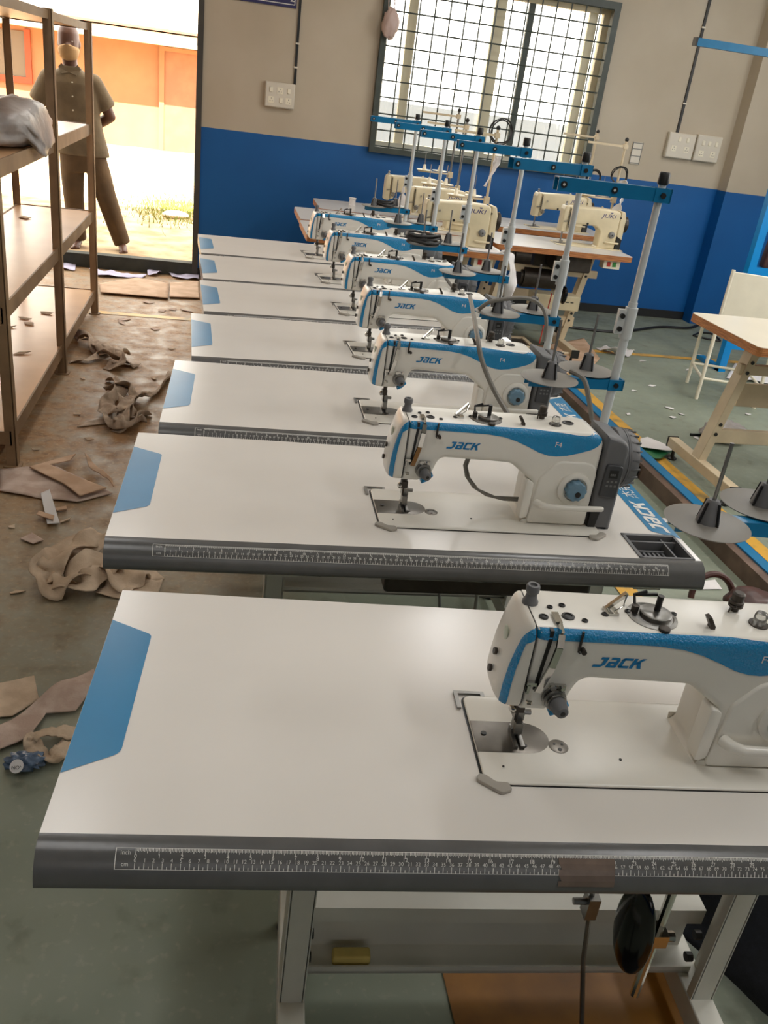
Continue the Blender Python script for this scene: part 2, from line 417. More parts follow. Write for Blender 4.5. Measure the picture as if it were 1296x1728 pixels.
# the maker's lettering J a C K, drawn stroke by stroke in a unit cell (height 1)
def jack_strokes():
    L = []
    q = lambda *p: L.append(list(p))
    q((0.00, 0.0), (0.62, 0.0), (0.62, 0.24), (0.00, 0.24)); q((0.62, 0.0), (0.92, 0.24), (0.92, 1.0), (0.62, 1.0)); q((0.32, 0.78), (0.62, 0.78), (0.62, 1.0), (0.32, 1.0))
    x = 1.08
    q((x, 0.0), (x+.84, 0.0), (x+.84, .20), (x, .20)); q((x, .20), (x+.28, .20), (x+.28, .40), (x, .40)); q((x, .40), (x+.84, .40), (x+.84, .58), (x, .58)); q((x+.56, .20), (x+.84, .20), (x+.84, .40), (x+.56, .40)); q((x+.56, .58), (x+.84, .58), (x+.84, .8), (x+.56, .8)); q((x+.06, .8), (x+.84, .8), (x+.70, 1.0), (x+.06, 1.0))
    x = 2.06
    q((x, .10), (x+.28, .10), (x+.28, .90), (x, .90)); q((x+.0, .10), (x+.14, 0), (x+.86, 0), (x+.86, .22), (x+.0, .22)); q((x, .78), (x+.86, .78), (x+.86, 1.0), (x+.14, 1.0), (x, .90))
    x = 3.02
    q((x, 0), (x+.28, 0), (x+.28, 1), (x, 1)); q((x+.28, .40), (x+.44, .40), (x+.98, 1.0), (x+.64, 1.0), (x+.28, .62)); q((x+.40, .58), (x+.66, 0), (x+1.0, 0), (x+.62, .70))
    return L
def write_jack(mb, org, ex, ey, h, w, m=0, shear=0.35):
    s = w/4.05; org = Vector(org); ex = Vector(ex); ey = Vector(ey)
    for p in jack_strokes():
        mb.add([org+ex*((x+shear*y)*s)+ey*(y*h) for x, y in p], [tuple(range(len(p)))], m)
random.seed(7)
# ------------------------------------------------------------------ the room
YW = 7.35
def structure(name, mb, m, parent=None, **kw): return struct(mb.build(name, m, parent, **kw))
b = MB(); b.box(-4.2, 5.6, -4.2, 7.36, -0.1, 0); structure('floor', b, FLOOR, smooth=0)
b = MB(); b.box(-4.2, 5.6, -4.2, 7.7, 3.2, 3.35); structure('ceiling', b, mat('ceiling paint', S(214, 208, 196), 0.8), smooth=0)
b = MB()
DX0, DX1, DZ = -2.9, -0.167, 2.7
WX0, WX1, WZ0, WZ1 = 1.155, 2.955, 1.136, 2.345
for x0, x1, z0, z1 in ((-4.2, DX0, 0, 3.2), (DX0, DX1, DZ, 3.2), (DX1, WX0, 0, 3.2), (WX0, WX1, 0, WZ0), (WX0, WX1, WZ1, 3.2), (WX1, 5.6, 0, 3.2)):
    b.box(x0, x1, YW, YW+0.2, z0, z1)
structure('wall_back', b, WALL, smooth=0)
b = MB(); b.box(4.21, 4.80, 7.20, YW, 0, 3.2); structure('trim_1', b, WALL, smooth=0)
b = MB(); b.box(-4.4, -4.2, -4.2, 7.55, 0, 3.2); structure('wall_left', b, WALL, smooth=0)
b = MB(); b.box(5.5, 5.7, -4.2, 7.55, 0, 3.2); structure('wall_right', b, WALL, smooth=0)
b = MB(); b.box(-4.2, 5.6, -4.4, -4.2, 0, 3.2); structure('wall_front', b, WALL, smooth=0)
b = MB(); b.box(DX1, 4.21, YW-0.012, YW, 0, 0.07); structure('baseboard_back', b, mat('black skirting', S(34, 33, 32), 0.5), smooth=0)
# doorway: steel jamb and a raised sill
b = MB(); b.box(DX1-0.042, DX1+0.002, YW-0.03, YW+0.2, 0, DZ); b.box(DX0, DX0+0.05, YW-0.03, YW+0.2, 0, DZ); b.box(DX0, DX1, YW-0.03, YW+0.2, DZ-0.05, DZ)
structure('door_1', b, DFRAME, smooth=0)
b = MB(); b.box(DX0, DX1, YW-0.02, YW+0.08, 0, 0.105); structure('trim_2', b, mat('dark sill concrete', S(70, 72, 64), 0.8, var=0.3, vscale=9), smooth=0)
# window: sliding frames, panes, and a welded grille on the room side
w1 = bpy.data.objects.new('window_1', None); COL.objects.link(w1); struct(w1); w1.location = (WX0, YW, WZ0)
W, H = WX1-WX0, WZ1-WZ0
b = MB()
for x0, x1, z0, z1 in ((0, W, 0, .05), (0, W, H-.05, H), (0, .05, .05, H-.05), (W-.05, W, .05, H-.05)): b.box(x0, x1, .08, .14, z0, z1)
b.build('window_frame', WFRAME, w1, smooth=0)
for x0, x1, y, m_ in ((.20, .27, .10, WFRAME), (.86, .95, .07, WFRAME), (1.14, 1.19, .10, GRILL), (W-.16, W-.09, .10, WFRAME)):
    b = MB(); b.box(x0, x1, y, y+.03, .05, H-.05); b.build('window_mullion', m_, w1, smooth=0)
for x0, x1, y in ((.05, .92, .15), (.90, W-.05, .165)):
    b = MB(); b.box(x0, x1, y, y+.004, .05, H-.05); b.build('pane', GLASS, w1, smooth=0)
b = MB()
for k in range(16): x = .02+(W-.04)*k/15; b.cyl((x, -.045, 0.0), (x, -.045, H), .006, n=6)
for k in range(11): z = .02+(H-.04)*k/10; b.cyl((0, -.040, z), (W, -.040, z), .006, n=6)
for x0, x1, z0, z1 in ((-.02, .018, .012, H-.02), (W-.03, W+.02, .012, H-.02), (-.02, W+.02, H-.02, H+.03), (-.02, W+.02, -.03, .012)): b.box(x0, x1, -.06, -.002, z0, z1)
b.build('window_grille', GRILL, w1)
# outdoors: yard, far building, side wall behind the window
b = MB(); n = 60
for i in range(n+1):
    for j in range(n+1):
        x = -16+32*i/n; y = 7.5+34*j/n; r = random.random()
        b.v.append((x, y, 0.042+(0.03*r*min(1, (y-8.2)/2) if y > 8.2 else 0)))
b.f = [(i*(n+1)+j, (i+1)*(n+1)+j, (i+1)*(n+1)+j+1, i*(n+1)+j+1) for i in range(n) for j in range(n)]; b.m = [0]*len(b.f)
structure('ground', b, SOIL)
bl = thing('building', 'orange walled building with pale limewashed eaves across the sunlit yard', 'building', (0, 18, 0))
b = MB(); b.box(-14, 1.6, 0, 4, -.1, 2.0); b.build('wall', ORANGE, bl, smooth=0)
b = MB(); b.box(-14, 1.7, -.85, 0.02, 1.80, 1.98); b.build('eave', LIME, bl, smooth=0)
b = MB(); b.box(-14, 1.7, -.95, 4.2, 2.03, 2.10); b.box(-14, 1.7, -.80, 4.2, 2.10, 2.75); b.build('roof', LIME, bl, smooth=0)
b = MB(); b.box(-14, 1.7, -.96, -.90, 2.00, 2.04); b.build('gutter', BROWND, bl, smooth=0)
dd = MB(); dd.box(-1.13, .1, -.05, .03, 0.02, 1.76); dp = dd.build('door', BROWND, bl, smooth=0)
b = MB()
for x0, x1, z0, z1 in ((-1.17, -1.08, 0, 1.72), (.05, .14, 0, 1.72), (-1.17, .14, 1.72, 1.79)): b.box(x0, x1, -.08, .02, z0, z1)
b.build('door_frame', ORANGE, dp, smooth=0)
b = MB(); b.box(-4.6, -3.44, -.03, .05, 1.0, 1.72); wp = b.build('window', DARKG, bl, smooth=0)
b = MB()
for x0, x1, z0, z1 in ((-4.7, -3.36, .90, 1.0), (-3.46, -3.36, 1.0, 1.76), (-4.06, -4.0, 1.0, 1.72)): b.box(x0, x1, -.06, .02, z0, z1)
b.build('window_frame', REDW, wp, smooth=0)
b = MB(); b.box(0.4, 5.6, 9.6, 9.8, -.05, 1.46); structure('wall_outside', b, BLUEG, smooth=0)
# dry grass by the yard edge: uncountable
b = MB(); rg = random.Random(3)
for k in range(2600):
    x = rg.gauss(-0.45, .28); y = rg.gauss(10.6, .5); h = .05+rg.uniform(.02, .07); a = rg.uniform(0, 6.3); w_ = .006
    if x > 0.3: continue
    dx, dy = math.cos(a)*w_, math.sin(a)*w_; l = rg.uniform(-.03, .03)
    b.add([(x-dx, y-dy, .045), (x+dx, y+dy, .045), (x+l, y+l, h)], [(0, 1, 2)])
tag(b.build('grass', GRASS), 'sparse green grass in the yard outside the doorway', 'grass', kind='stuff')
b = MB(); b.sphere((0, 0, .03), .13, (1.1, .8, .35)); o = tag(b.build('stone', LIME), 'pale stone lying in the grass outside the door', 'stone'); p = at(298, 370); o.location = (p.x, p.y-.2, .045)
# painted floor lines, a trunking along the machine row
def strip(x0, x1, y0, y1, m, z=.002, name='trim_3'):
    b = MB(); b.add([(x0, y0, z), (x1, y0, z), (x1, y1, z), (x0, y1, z)], [(0, 1, 2, 3)]); return structure(name, b, m, smooth=0)
strip(2.27, 2.34, 2.2, 5.7, YEL, name='trim_3')
strip(-2.6, 4.1, 5.92, 5.99, YEL, .0025, name='trim_4')
strip(0.485, 1.00, 0.30, 1.17, YEL2, .003, name='trim_5')
strip(1.49, 1.57, 2.40, 2.66, YEL, .003, name='trim_6')
tr = thing('cable_trunking', 'brown floor trunking with a blue lid running beside the machine row', 'trunking')
def oriented(mb, p0, p1, w, z0, z1, m=0):
    p0 = Vector(p0); p1 = Vector(p1); mid_z = (z0+z1)/2; mb.bar((p0.x, p0.y, mid_z), (p1.x, p1.y, mid_z), w, z1-z0, m)
b = MB(); oriented(b, (2.10, 5.35), (2.10, 1.6), .085, 0.0, .075); b.build('channel', BEAMB, tr, smooth=0)
b = MB(); oriented(b, (2.125, 5.35), (2.125, 1.6), .05, .075, .082); b.build('lid', BARM, tr, smooth=0)
b = MB()
for y in (2.0, 3.6, 5.2): b.box(2.04, 2.06, y, y+.05, 0, .06)
b.build('clip', BLK, tr, smooth=0)

# ------------------------------------------------------------------ the white lockstitch tables
TW, TD, TZ = 1.181, 0.513, 0.76
def nose(u, t, off=0.0):
    s, c = math.sin(t), math.cos(t); return (u, -.036*s-off*s, TZ-.045*(1-c)+off*c)
def make_table():
    t = thing('sewing_table', '', 'sewing table')
    b = MB(); z0 = TZ-.045
    for x0, x1, y0, y1 in ((0, 1.05, 0, TD), (1.05, TW, .104, TD), (1.165, TW, 0, .104), (1.05, 1.165, 0, .004)): b.box(x0, x1, y0, y1, z0, TZ)
    b.build('tabletop', LAMW, t, smooth=0)
    b = MB(); N = 10
    for u in (0, TW):
        for k in range(N+1): b.v.append(nose(u, PI/2*k/N))
        b.v += [(u, -.030, TZ-.052), (u, -.012, TZ-.056), (u, 0, TZ-.056)]
    k = N+4
    b.f = [(i, k+i, k+(i+1) % k, (i+1) % k) for i in range(k)]+[tuple(range(k)), tuple(range(2*k-1, k-1, -1))]; b.m = [0]*len(b.f)
    e = b.build('edge_strip', GREY, t, smooth=50)
    # ruler printed on the edge
    b = MB(); z0_ = .1078; R = math.radians
    def P(u, s, off=.0005): return nose(u, R(58-33*s), off)
    def quad(u0, u1, s0, s1):
        n = max(1, int((s1-s0)/.2)); 
        for i in range(n):
            a, c = s0+(s1-s0)*i/n, s0+(s1-s0)*(i+1)/n
            b.add([P(u0, a), P(u1, a), P(u1, c), P(u0, c)], [(0, 1, 2, 3)])
    E_ = z0_+.993; hw = .0006
    quad(z0_-.022, E_, 0, .025); quad(z0_-.022, E_, .975, 1); quad(z0_-.022, z0_-.021, 0, 1); quad(E_-.001, E_, 0, 1)
    for c in range(199):
        u = z0_+c*.005
        if u < E_: quad(u-hw*.7, u+hw*.7, 0, .30 if c % 2 == 0 else .15)
    for i in range(39*16+2):
        u = z0_+i*.0254/16
        if u < E_: quad(u-.00035, u+.00035, .97-(.30 if i % 16 == 0 else .22 if i % 8 == 0 else .16 if i % 2 == 0 else .13), .98)
    def num(txt, u, s, h, cen=True):
        a = Vector(P(u, s, .0006)); c = Vector(P(u, s+.1, .0006)); ey = (c-a).normalized()
        write(b, txt, a, (1, 0, 0), ey, h, 0, 0, cen)
    for c in range(0, 99): num(str(c), z0_+c*.01, .34, .0042)
    for i in range(0, 39): num(str(i), z0_+i*.0254, .52, .0045)
    num('inch', z0_-.011, .68, .0048); num('cm', z0_-.011, .16, .0048)
    b.build('ruler', INK, e, smooth=0)
    b = MB(); zz = TZ+.0006
    pl = fillet([(0.0005, .093), (.065, .130, .018), (.065, .390, .012), (0.0005, .425)]); b.add([(x, y, zz) for x, y in pl], [tuple(range(len(pl)))])
    b.build('corner_sticker', STIK, t, smooth=0)
    b = MB(); pl = fillet([(TW-.0005, .094), (TW-.0005, .428), (1.122, .392, .012), (1.122, .126, .014)]); b.add([(x, y, zz) for x, y in pl], [tuple(range(len(pl)))])
    write_jack(b, (1.167, .118, zz+.0006), (0, 1, 0), (-1, 0, 0), .033, .150, 1, .3)
    write(b, '\u6770\u514b', (1.165, .290, zz+.0006), (0, 1, 0), (-1, 0, 0), .026, 1, .25)
    b.build('maker_sticker', [STIK, INK], t, smooth=0)
    b = MB()
    pl = [(1.05, .004), (1.165, .004), (1.165, .090), (1.148, .104), (1.05, .104)]
    b.box(1.051, 1.164, .005, .103, TZ-.044, TZ-.036)
    for x0, x1, y0, y1 in ((1.046, 1.168, .001, .007), (1.046, 1.053, .001, .107), (1.162, 1.168, .001, .107), (1.046, 1.168, .098, .107)): b.box(x0, x1, y0, y1, TZ-.040, TZ+.0022)
    b.box(1.05, 1.165, .078, .083, TZ-.036, TZ-.003); b.box(1.133, 1.137, .005, .10, TZ-.036, TZ-.004); b.box(1.05, 1.135, .060, .066, TZ-.036, TZ-.016)
    for k in range(7): b.box(1.06+k*.0105, 1.065+k*.0105, .040, .060, TZ-.036, TZ-.018)
    b.build('tray', [DGRY], t, smooth=0)
    # stand: posts, feet, channel beam
    for u in (.327, 1.092):
        b = MB(); s = 1 if u < .6 else -1
        b.box(u-.02, u+.02, .245, .250, .10, TZ-.085); b.box(u-.02*s-.002, u-.02*s+.002, .245, .320, .10, TZ-.085); b.box(u+.02*s-.002, u+.02*s+.002, .245, .262, .10, TZ-.085); b.build('leg', FRM, t, smooth=0)
        b = MB(); b.box(u-.03, u+.03, .02, .50, TZ-.085, TZ-.046); b.build('top_bar', FRM, t, smooth=0)
        b = MB(); b.box(u-.024, u+.024, -.02, .50, .045, .10); fo = b.build('foot_bar', FRM, t, bevel=.003)
        for v in (.01, .47): b = MB(); b.lathe([(.022, 0), (.024, .006), (.012, .018), (.007, .05)], (u, v, 0)); b.build('levelling_foot', BLK, fo)
        b = MB()
        for z in (.22, .16, .55): b.cyl((u+.018*s, .29, z), (u+.030*s, .29, z), .009, n=10)
        b.build('bolt', BLK, t)
    b = MB(); b.box(.329, 1.09, .355, .358, .105, .252); b.box(.329, 1.09, .318, .357, .214, .250); b.box(.329, 1.09, .300, .357, .100, .106); b.box(.329, 1.09, .300, .304, .100, .118); b.build('cross_beam', FRM, t, smooth=0)
    b = MB(); b.box(.54, .99, .06, .30, TZ-.14, TZ-.045); b.build('oil_pan', DSTL, t, bevel=.008)
    b = MB(); pts = fillet([(.60, -.03, .02), (.88, -.03, .02), (.88, .20, .02), (.60, .20, .02)]); slab(b, pts, .050, .062, 0, .004); b.box(.60, .88, -.025, .0, .062, .075); b.cyl((.34, .12, .045), (1.08, .12, .045), .008); b.build('treadle', BLK, t)
    b = MB(); b.tube([(.800, .25, .60), (.812, .25, .40), (.832, .24, .22), (.849, .19, .065)], .0045); rd = b.build('treadle_rod', STL, t)
    b = MB(); b.box(.808, .828, .236, .262, .325, .372); b.build('rod_clamp', STL, rd); b = MB(); b.cyl((.785, .248, .358), (.815, .248, .358), .006, n=8); b.build('clamp_screw', STL, rd); b = MB(); b.cyl((.83, .19, .07), (.87, .19, .07), .006, n=8); b.build('rod_end', STL, rd)
    kl = None
    b = MB(); b.tube([(.872, .13, .70), (.868, .13, .55), (.862, .12, .30)], .0075, 10); kl = b.build('knee_lifter', CHR, t)
    b = MB(); R_ = Euler((0, math.radians(-4), math.radians(20))).to_matrix(); b.sphere((.822, .12, .45), .092, (.17, .42, 1), 24, 14, 0, R_); b.build('knee_pad', BLKG, kl)
    b = MB(); b.box(.842, .876, .108, .138, .425, .450); b.cyl((.875, .12, .437), (.890, .12, .437), .008, n=8); b.build('bracket', CHR, kl)
    return t
TABLES = [(-.1725, .7453, -.0735), (-.1837, 1.4420, -.0282), (-.1265, 2.0317, -.0228), (-.0688, 2.5987, .0368), (-.0454, 3.1600, .0518), (-.0593, 3.7120, .0600), (-.0812, 4.2720, .0570)]
ORD = ['nearest', 'second', 'third', 'fourth', 'fifth', 'sixth', 'seventh and farthest']
def tl(i, u, v, z=0.0):
    x, y, a = TABLES[i]; return Vector((x+u*math.cos(a)-v*math.sin(a), y+u*math.sin(a)+v*math.cos(a), z))
TAB_LAB = ['white sewing table nearest the camera, brown tape over its ruler edge', 'white sewing table second from the camera with open black tray at its right corner', 'white sewing table third from the camera in the row', 'white sewing table fourth from the camera, midway in the row',
           'white sewing table fifth from the camera in the row', 'white sewing table sixth in the row, next to the farthest one', 'white sewing table at the far end of the row, below the blue wall']
proto = make_table(); tabs = []
for i, (x, y, a) in enumerate(TABLES):
    o = proto if i == 0 else copy_tree(proto)
    o.location = (x, y, 0); o.rotation_euler = (0, 0, a); tag(o, TAB_LAB[i], 'sewing table', 'white sewing tables in the row'); tabs.append(o)
b = MB(); R = math.radians
for k in range(5):
    t0, t1 = R(31+k*9), R(31+(k+1)*9)
    b.add([nose(.598, t0, .0011), nose(.668, t0, .0011), nose(.668, t1, .0011), nose(.598+.004*(k % 2), t1, .0011)], [(0, 1, 2, 3)])
b.build('tape', TAPE, tabs[0], smooth=0)
# ------------------------------------------------------------------ the white and blue sewing machine head
def make_machine():
    t = thing('sewing_machine', '', 'sewing machine')
    prof = fillet([(.300, 0.001, .02), (.452, 0.001), (.452, .213, .035), (.040, .213), (.040, .085), (.074, .085, .006), (.100, .102, .012), (.112, .139, .02), (.262, .136, .03), (.314, .098, .02), (.314, .012, .012)])
    b = MB(); b.rprism(prof, .045, .148, .012, 5); bd = b.build('body', MWHT, t, smooth=40)
    bvh = BVHTree.FromPolygons([Vector(v) for v in b.v], b.f)
    # column's raised panel and dial boss on the front
    b = MB(); b.rprism(fillet([(.318, .006, .008), (.448, .006, .008), (.448, .150, .03), (.36, .150, .03), (.326, .110, .02)]), .0405, .06, .004, 3); b.lathe([(.036, 0), (.036, .006), (.030, .010), (.026, .010), (.025, .004)], (.405, .0415, .092), (0, -1, 0), 32); b.rprism(fillet([(.300, .012, .01), (.318, .02, .01), (.318, .098, .01), (.300, .106, .006)]), .041, .07, .003, 2)
    b.build('column_panel', MWHT, bd, smooth=40)
    XL = [(.085, .0135), (.090, .0100), (.100, .0085), (.120, .0092), (.150, .0125), (.175, .0180), (.190, .0225), (.200, .0265), (.207, .0300), (.2115, .0340), (.213, .0375)]
    HW = [(.085, .0395), (.090, .0465), (.100, .0515), (.196, .0515), (.204, .0500), (.209, .0465), (.213, .0395)]
    def tab(T_, z):
        for (z0, a), (z1, c) in zip(T_, T_[1:]):
            if z <= z1: return a+(c-a)*max(0, (z-z0)/(z1-z0))
        return T_[-1][1]
    def plate(mb, shrink=0.0, xr=.0385):
        nt_, rows = 36, [.085+.128*(.5-.5*math.cos(PI*k/28)) for k in range(29)]; o_ = len(mb.v)
        for z in rows:
            xl, hw = tab(XL, z)+shrink, tab(HW, z)-shrink
            for k in range(nt_+1):
                t_ = PI*k/nt_; mb.v.append((xr-(xr-xl)*math.sin(t_)**.62, .0965-hw*math.copysign(abs(math.cos(t_))**.62, math.cos(t_)), z))
        w_ = nt_+1
        for i in range(len(rows)-1):
            for k in range(nt_): mb.f.append((o_+i*w_+k, o_+(i+1)*w_+k, o_+(i+1)*w_+k+1, o_+i*w_+k+1)[::-1])
            mb.f.append((o_+i*w_+nt_, o_+(i+1)*w_+nt_, o_+(i+1)*w_, o_+i*w_)[::-1])
        mb.f += [tuple(o_+k for k in range(w_))[::-1], tuple(o_+(len(rows)-1)*w_+k for k in range(w_))]; mb.m += [0]*(len(mb.f)-len(mb.m))
    b = MB(); plate(b); fo = b.build('face_plate', MWHT, t, smooth=50); bvf = BVHTree.FromPolygons([Vector(v) for v in b.v], b.f)
    def hit(x, z, off=.0007):
        P0 = Vector((x, -.5, z)); h1 = bvh.ray_cast(P0, Vector((0, 1, 0))); h2 = bvf.ray_cast(P0, Vector((0, 1, 0)))
        hh = [h for h in (h1, h2) if h[0] is not None]
        if not hh: return Vector((x, .06, z))
        h = min(hh, key=lambda q: q[3]); return h[0]+h[1]*(off if h[1].y < 0 else -off)
    # stripe along the arm: lower and upper edge by x
    lo = [(.040, .198), (.11, .1985), (.20, .1975), (.235, .194), (.262, .187), (.290, .176), (.315, .165), (.335, .160), (.352, .159), (.375, .162), (.400, .169), (.425, .178), (.437, .186), (.4465, .200)]
    up = [(.040, .2118), (.30, .2118), (.36, .209), (.392, .207), (.408, .2065), (.418, .2085), (.424, .212), (.4300, .2128), (.4465, .2003)]
    def interp(tb, x):
        for (x0, a), (x1, c) in zip(tb, tb[1:]):
            if x <= x1: return a+(c-a)*max(0, (x-x0)/(x1-x0))
        return tb[-1][1]
    b = MB(); nx, nz = 120, 10
    for i in range(nx+1):
        x = .0405+(.4460-.0405)*i/nx; a, c = interp(lo, x), interp(up, x); c = max(c, a+.0002)
        for j in range(nz+1): b.v.append(hit(x, a+(c-a)*j/nz))
    b.f = [(i*(nz+1)+j, (i+1)*(nz+1)+j, (i+1)*(nz+1)+j+1, i*(nz+1)+j+1) for i in range(nx) for j in range(nz)]; b.m = [0]*len(b.f)
    st = b.build('stripe', MBLU, bd, smooth=60)
    b = MB(); write(b, 'F4', (.345, .0437, .180), (1, 0, 0), (0, 0, 1), .011, 0); b.build('model_number', INK, st, smooth=0)
    # stripe down the face plate
    b = MB(); NZ, NT = 48, 8
    for i in range(NZ+1):
        z = .0868+(.2108-.0868)*i/NZ; xl, hw = tab(XL, z)-.0006, tab(HW, z)+.0006
        q = max(0, min(1, (z-.188)/.009)); t0 = .42*(1-q*q*(3-2*q))+.001; q = max(0, min(1, (z-.190)/.0208)); t1 = .86*math.sqrt(max(0, 1-q*q))+.002
        t1 = max(t1, t0+.001)
        for k in range(NT+1): t_ = t0+(t1-t0)*k/NT; b.v.append((.0385-(.0385-xl)*math.sin(t_)**.62, .0965-hw*abs(math.cos(t_))**.62, z))
    b.f = [(i*(NT+1)+k, i*(NT+1)+k+1, (i+1)*(NT+1)+k+1, (i+1)*(NT+1)+k) for i in range(NZ) for k in range(NT)]; b.m = [0]*len(b.f)
    b.build('stripe', MBLU, fo, smooth=60)
    for z in (.115, .142): b = MB(); b.lathe([(.005, 0), (.005, .004)], (.0075 if z < .13 else .0100, .097, z), (-1, 0, .1), 12); b.build('screw', DSTL, fo)
    b = MB(); b.sphere((.0168, .0965, .172), .011, (.18, .9, 1)); b.build('badge', LED, fo)
    b = MB(); plate(b, .0012, .0405); b.build('seam', BLK, fo)
    b = MB(); write_jack(b, (.120, .0442, .1615), (1, 0, 0), (0, 0, 1), .0155, .066, 0, .35); b.build('maker_logo', LOGO, bd, smooth=0)
    # bed
    b = MB(); slab(b, rrect(0, .476, 0, .178, .014), .0002, .0045, 0, .003)
    bed = b.build('bed', MWHT, t)
    b = MB(); slab(b, rrect(-.003, .478, -.0012, .180, .016), -.0004, .0008); b.build('bed_gap', BLK, bed, smooth=0)  # black slab put in as the dark gap between bed and tabletop
    b = MB()
    for x, s in ((0, 1), (.476, -1)):
        pl = fillet([(x-.006*s, .016, .004), (x-.012*s, .006, .008), (x+.018*s, -.018, .007), (x+.034*s, -.012, .006), (x+.03*s, .001, .003), (x+.014*s, .002, .006), (x+.003*s, .014, .003)])
        if s < 0: pl = pl[::-1]
        b = MB(); slab(b, pl, .0003, .0058, 0, .0012); b.build('rubber_corner', RUBC, bed)
    b = MB(); pl = fillet([(.001, .057), (.068, .057)]+[(.072+.036*math.sin(PI*k/14), .089-.032*math.cos(PI*k/14)) for k in range(15)]+[(.068, .121), (.001, .121)]); slab(b, pl, .002, .0046, 0, .0006)
    npz = b.build('needle_plate', PLATE, bed)
    b = MB(); b.lathe([(.014, 0), (.014, .0012), (.012, .0016)], (.118, .073, .0036)); 
    b.build('cover_plate', PLATE, bed)
    for x, y, r in ((.118, .066, .003), (.113, .077, .0018), (.124, .077, .0018), (.016, .095, .004), (.07, .072, .003), (.06, .113, .003), (.20, .05, .002), (.03, .03, .0015)): b = MB(); b.cyl((x, y, .0036), (x, y, .0058), r, n=12); b.build('screw', BLK, bed)
    b = MB(); b.box(-.012, .03, .1825, .1885, .001, .004); b.box(-.012, -.006, .15, .1885, .001, .004); b.box(.028, .034, .165, .1885, .001, .004); b.build('slide_frame', STL, bed)
    # needle bar, presser foot
    b = MB(); b.cyl((.056, .090, .05), (.056, .090, .09), .0045); b.cyl((.056, .090, .012), (.056, .090, .05), .0012, n=6); b.box(.049, .062, .083, .098, .052, .066); b.build('needle_bar', DSTL, t)
    b = MB(); b.cyl((.060, .102, .030), (.060, .102, .09), .0045); b.box(.054, .068, .094, .110, .030, .046); b.box(.055, .066, .084, .104, .014, .032); b.box(.053, .058, .066, .102, .0047, .009); b.box(.062, .068, .066, .102, .0047, .009); b.box(.053, .068, .092, .104, .0047, .016); b.cyl((.068, .101, .040), (.078, .101, .040), .004, n=8); pf = b.build('presser_foot', STL, t)
    b = MB(); b.lathe([(.006, 0), (.007, .003), (.004, .006)], (.048, .088, .056), (-1, -.3, 0), 12); b.build('finger_guard', CHR, pf)
    # take-up lever slot and chrome guard
    b = MB(); b.prism([(.050, .122), (.0545, .122), (.0605, .200), (.0555, .200)], .0438, .050); b.prism([(.0555, .198), (.0605, .198), (.0605, .2122), (.0555, .2122)], .0445, .075); b.build('take_up_slot', BLK, t, smooth=0)
    b = MB(); pts = [(.0695, .082, .2150), (.0692, .058, .2150), (.0688, .041, .2100), (.0675, .0340, .195), (.064, .0345, .165), (.059, .0385, .138), (.0555, .0405, .122)]
    for (p, q) in zip(pts, pts[1:]): b.bar(p, q, .0088, .004, 0, (0, 1, .3))
    b.build('take_up_guard', CHR, t, smooth=0)
    # thread guides
    b = MB(); b.box(.096, .0985, .0420, .0450, .186, .214); b.tube([(.0965, .040, .212), (.094, .037, .200), (.094, .037, .188), (.098, .040, .184)], .0012, 6); b.build('thread_guide', DSTL, t); b = MB(); b.cyl((.102, .036, .187), (.102, .046, .187), .0035, n=10); b.build('thread_guide', DSTL, t)
    b = MB(); b.box(.070, .092, .0405, .0455, .1265, .1325); b.cyl((.0745, .037, .1295), (.0745, .046, .1295), .004, n=10); b.cyl((.087, .036, .1295), (.087, .046, .1295), .003, n=8); b.build('thread_guide', CHR, t)
    b = MB(); b.box(.040, .052, .0395, .0455, .130, .135); b.box(.041, .0445, .0395, .0455, .118, .132); b.build('thread_guide', CHR, t); b = MB(); b.tube([(.044, .041, .106), (.050, .038, .107), (.051, .038, .103), (.046, .041, .102)], .0016, 6); b.build('thread_guide', CHR, t)
    b = MB(); pr = [(.016, 0), (.016, .003), (.012, .004), (.012, .006), (.015, .007), (.015, .010), (.011, .011), (.011, .013), (.013, .014), (.013, .016)]
    b.lathe(pr, (.0795, .046, .112), (.12, -1, -.05), 24); tn = b.build('tension_discs', STL, t)
    b = MB(); b.lathe([(.0105, .014), (.0115, .018), (.0105, .026), (.008, .034), (.006, .035)], (.0795, .046, .112), (.12, -1, -.05), 20); b.lathe([(.0035, .034), (.0035, .0356)], (.0795, .046, .112), (.12, -1, -.05), 10, 1); b.build('tension_knob', [DGRY, BLK], tn)
    b = MB(); b.rprism(fillet([(.078, .083, .003), (.092, .090, .003), (.104, .104, .003), (.092, .104, .004), (.080, .092, .003)]), .038, .062, .002, 2); b.build('finger_guard', MBLU, t)
    # top of the arm
    b = MB(); b.lathe([(.0105, 0), (.0105, .004), (.008, .009), (.0070, .015), (.0088, .018), (.0092, .025), (.0080, .028), (.005, .028), (.0045, .025)], (.044, .108, .212), (0, 0, 1), 24); b.build('pressure_knob', DGRY, t)
    for x, y, r in ((.0535, .074, .0062), (.068, .098, .004), (.086, .104, .0045), (.087, .078, .0085), (.107, .070, .0042), (.175, .098, .005), (.238, .098, .0042), (.140, .088, .0048), (.385, .10, .012)): b = MB(); b.lathe([(r, 0), (r, .0022), (r*.6, .003), (r*.55, .0018)], (x, y, .2125), (0, 0, 1), 16); b.build('cap_screw', BLK, t)
    b = MB(); b.prism([(.141, .213), (.146, .213), (.170, .238), (.166, .241)], .098, .104); b.prism([(.141, .213), (.158, .213), (.158, .216), (.141, .216)], .086, .104); b.tube([(.168, .100, .239), (.160, .085, .229), (.150, .086, .220)], .0011, 6); b.build('thread_hook', CHR, t)
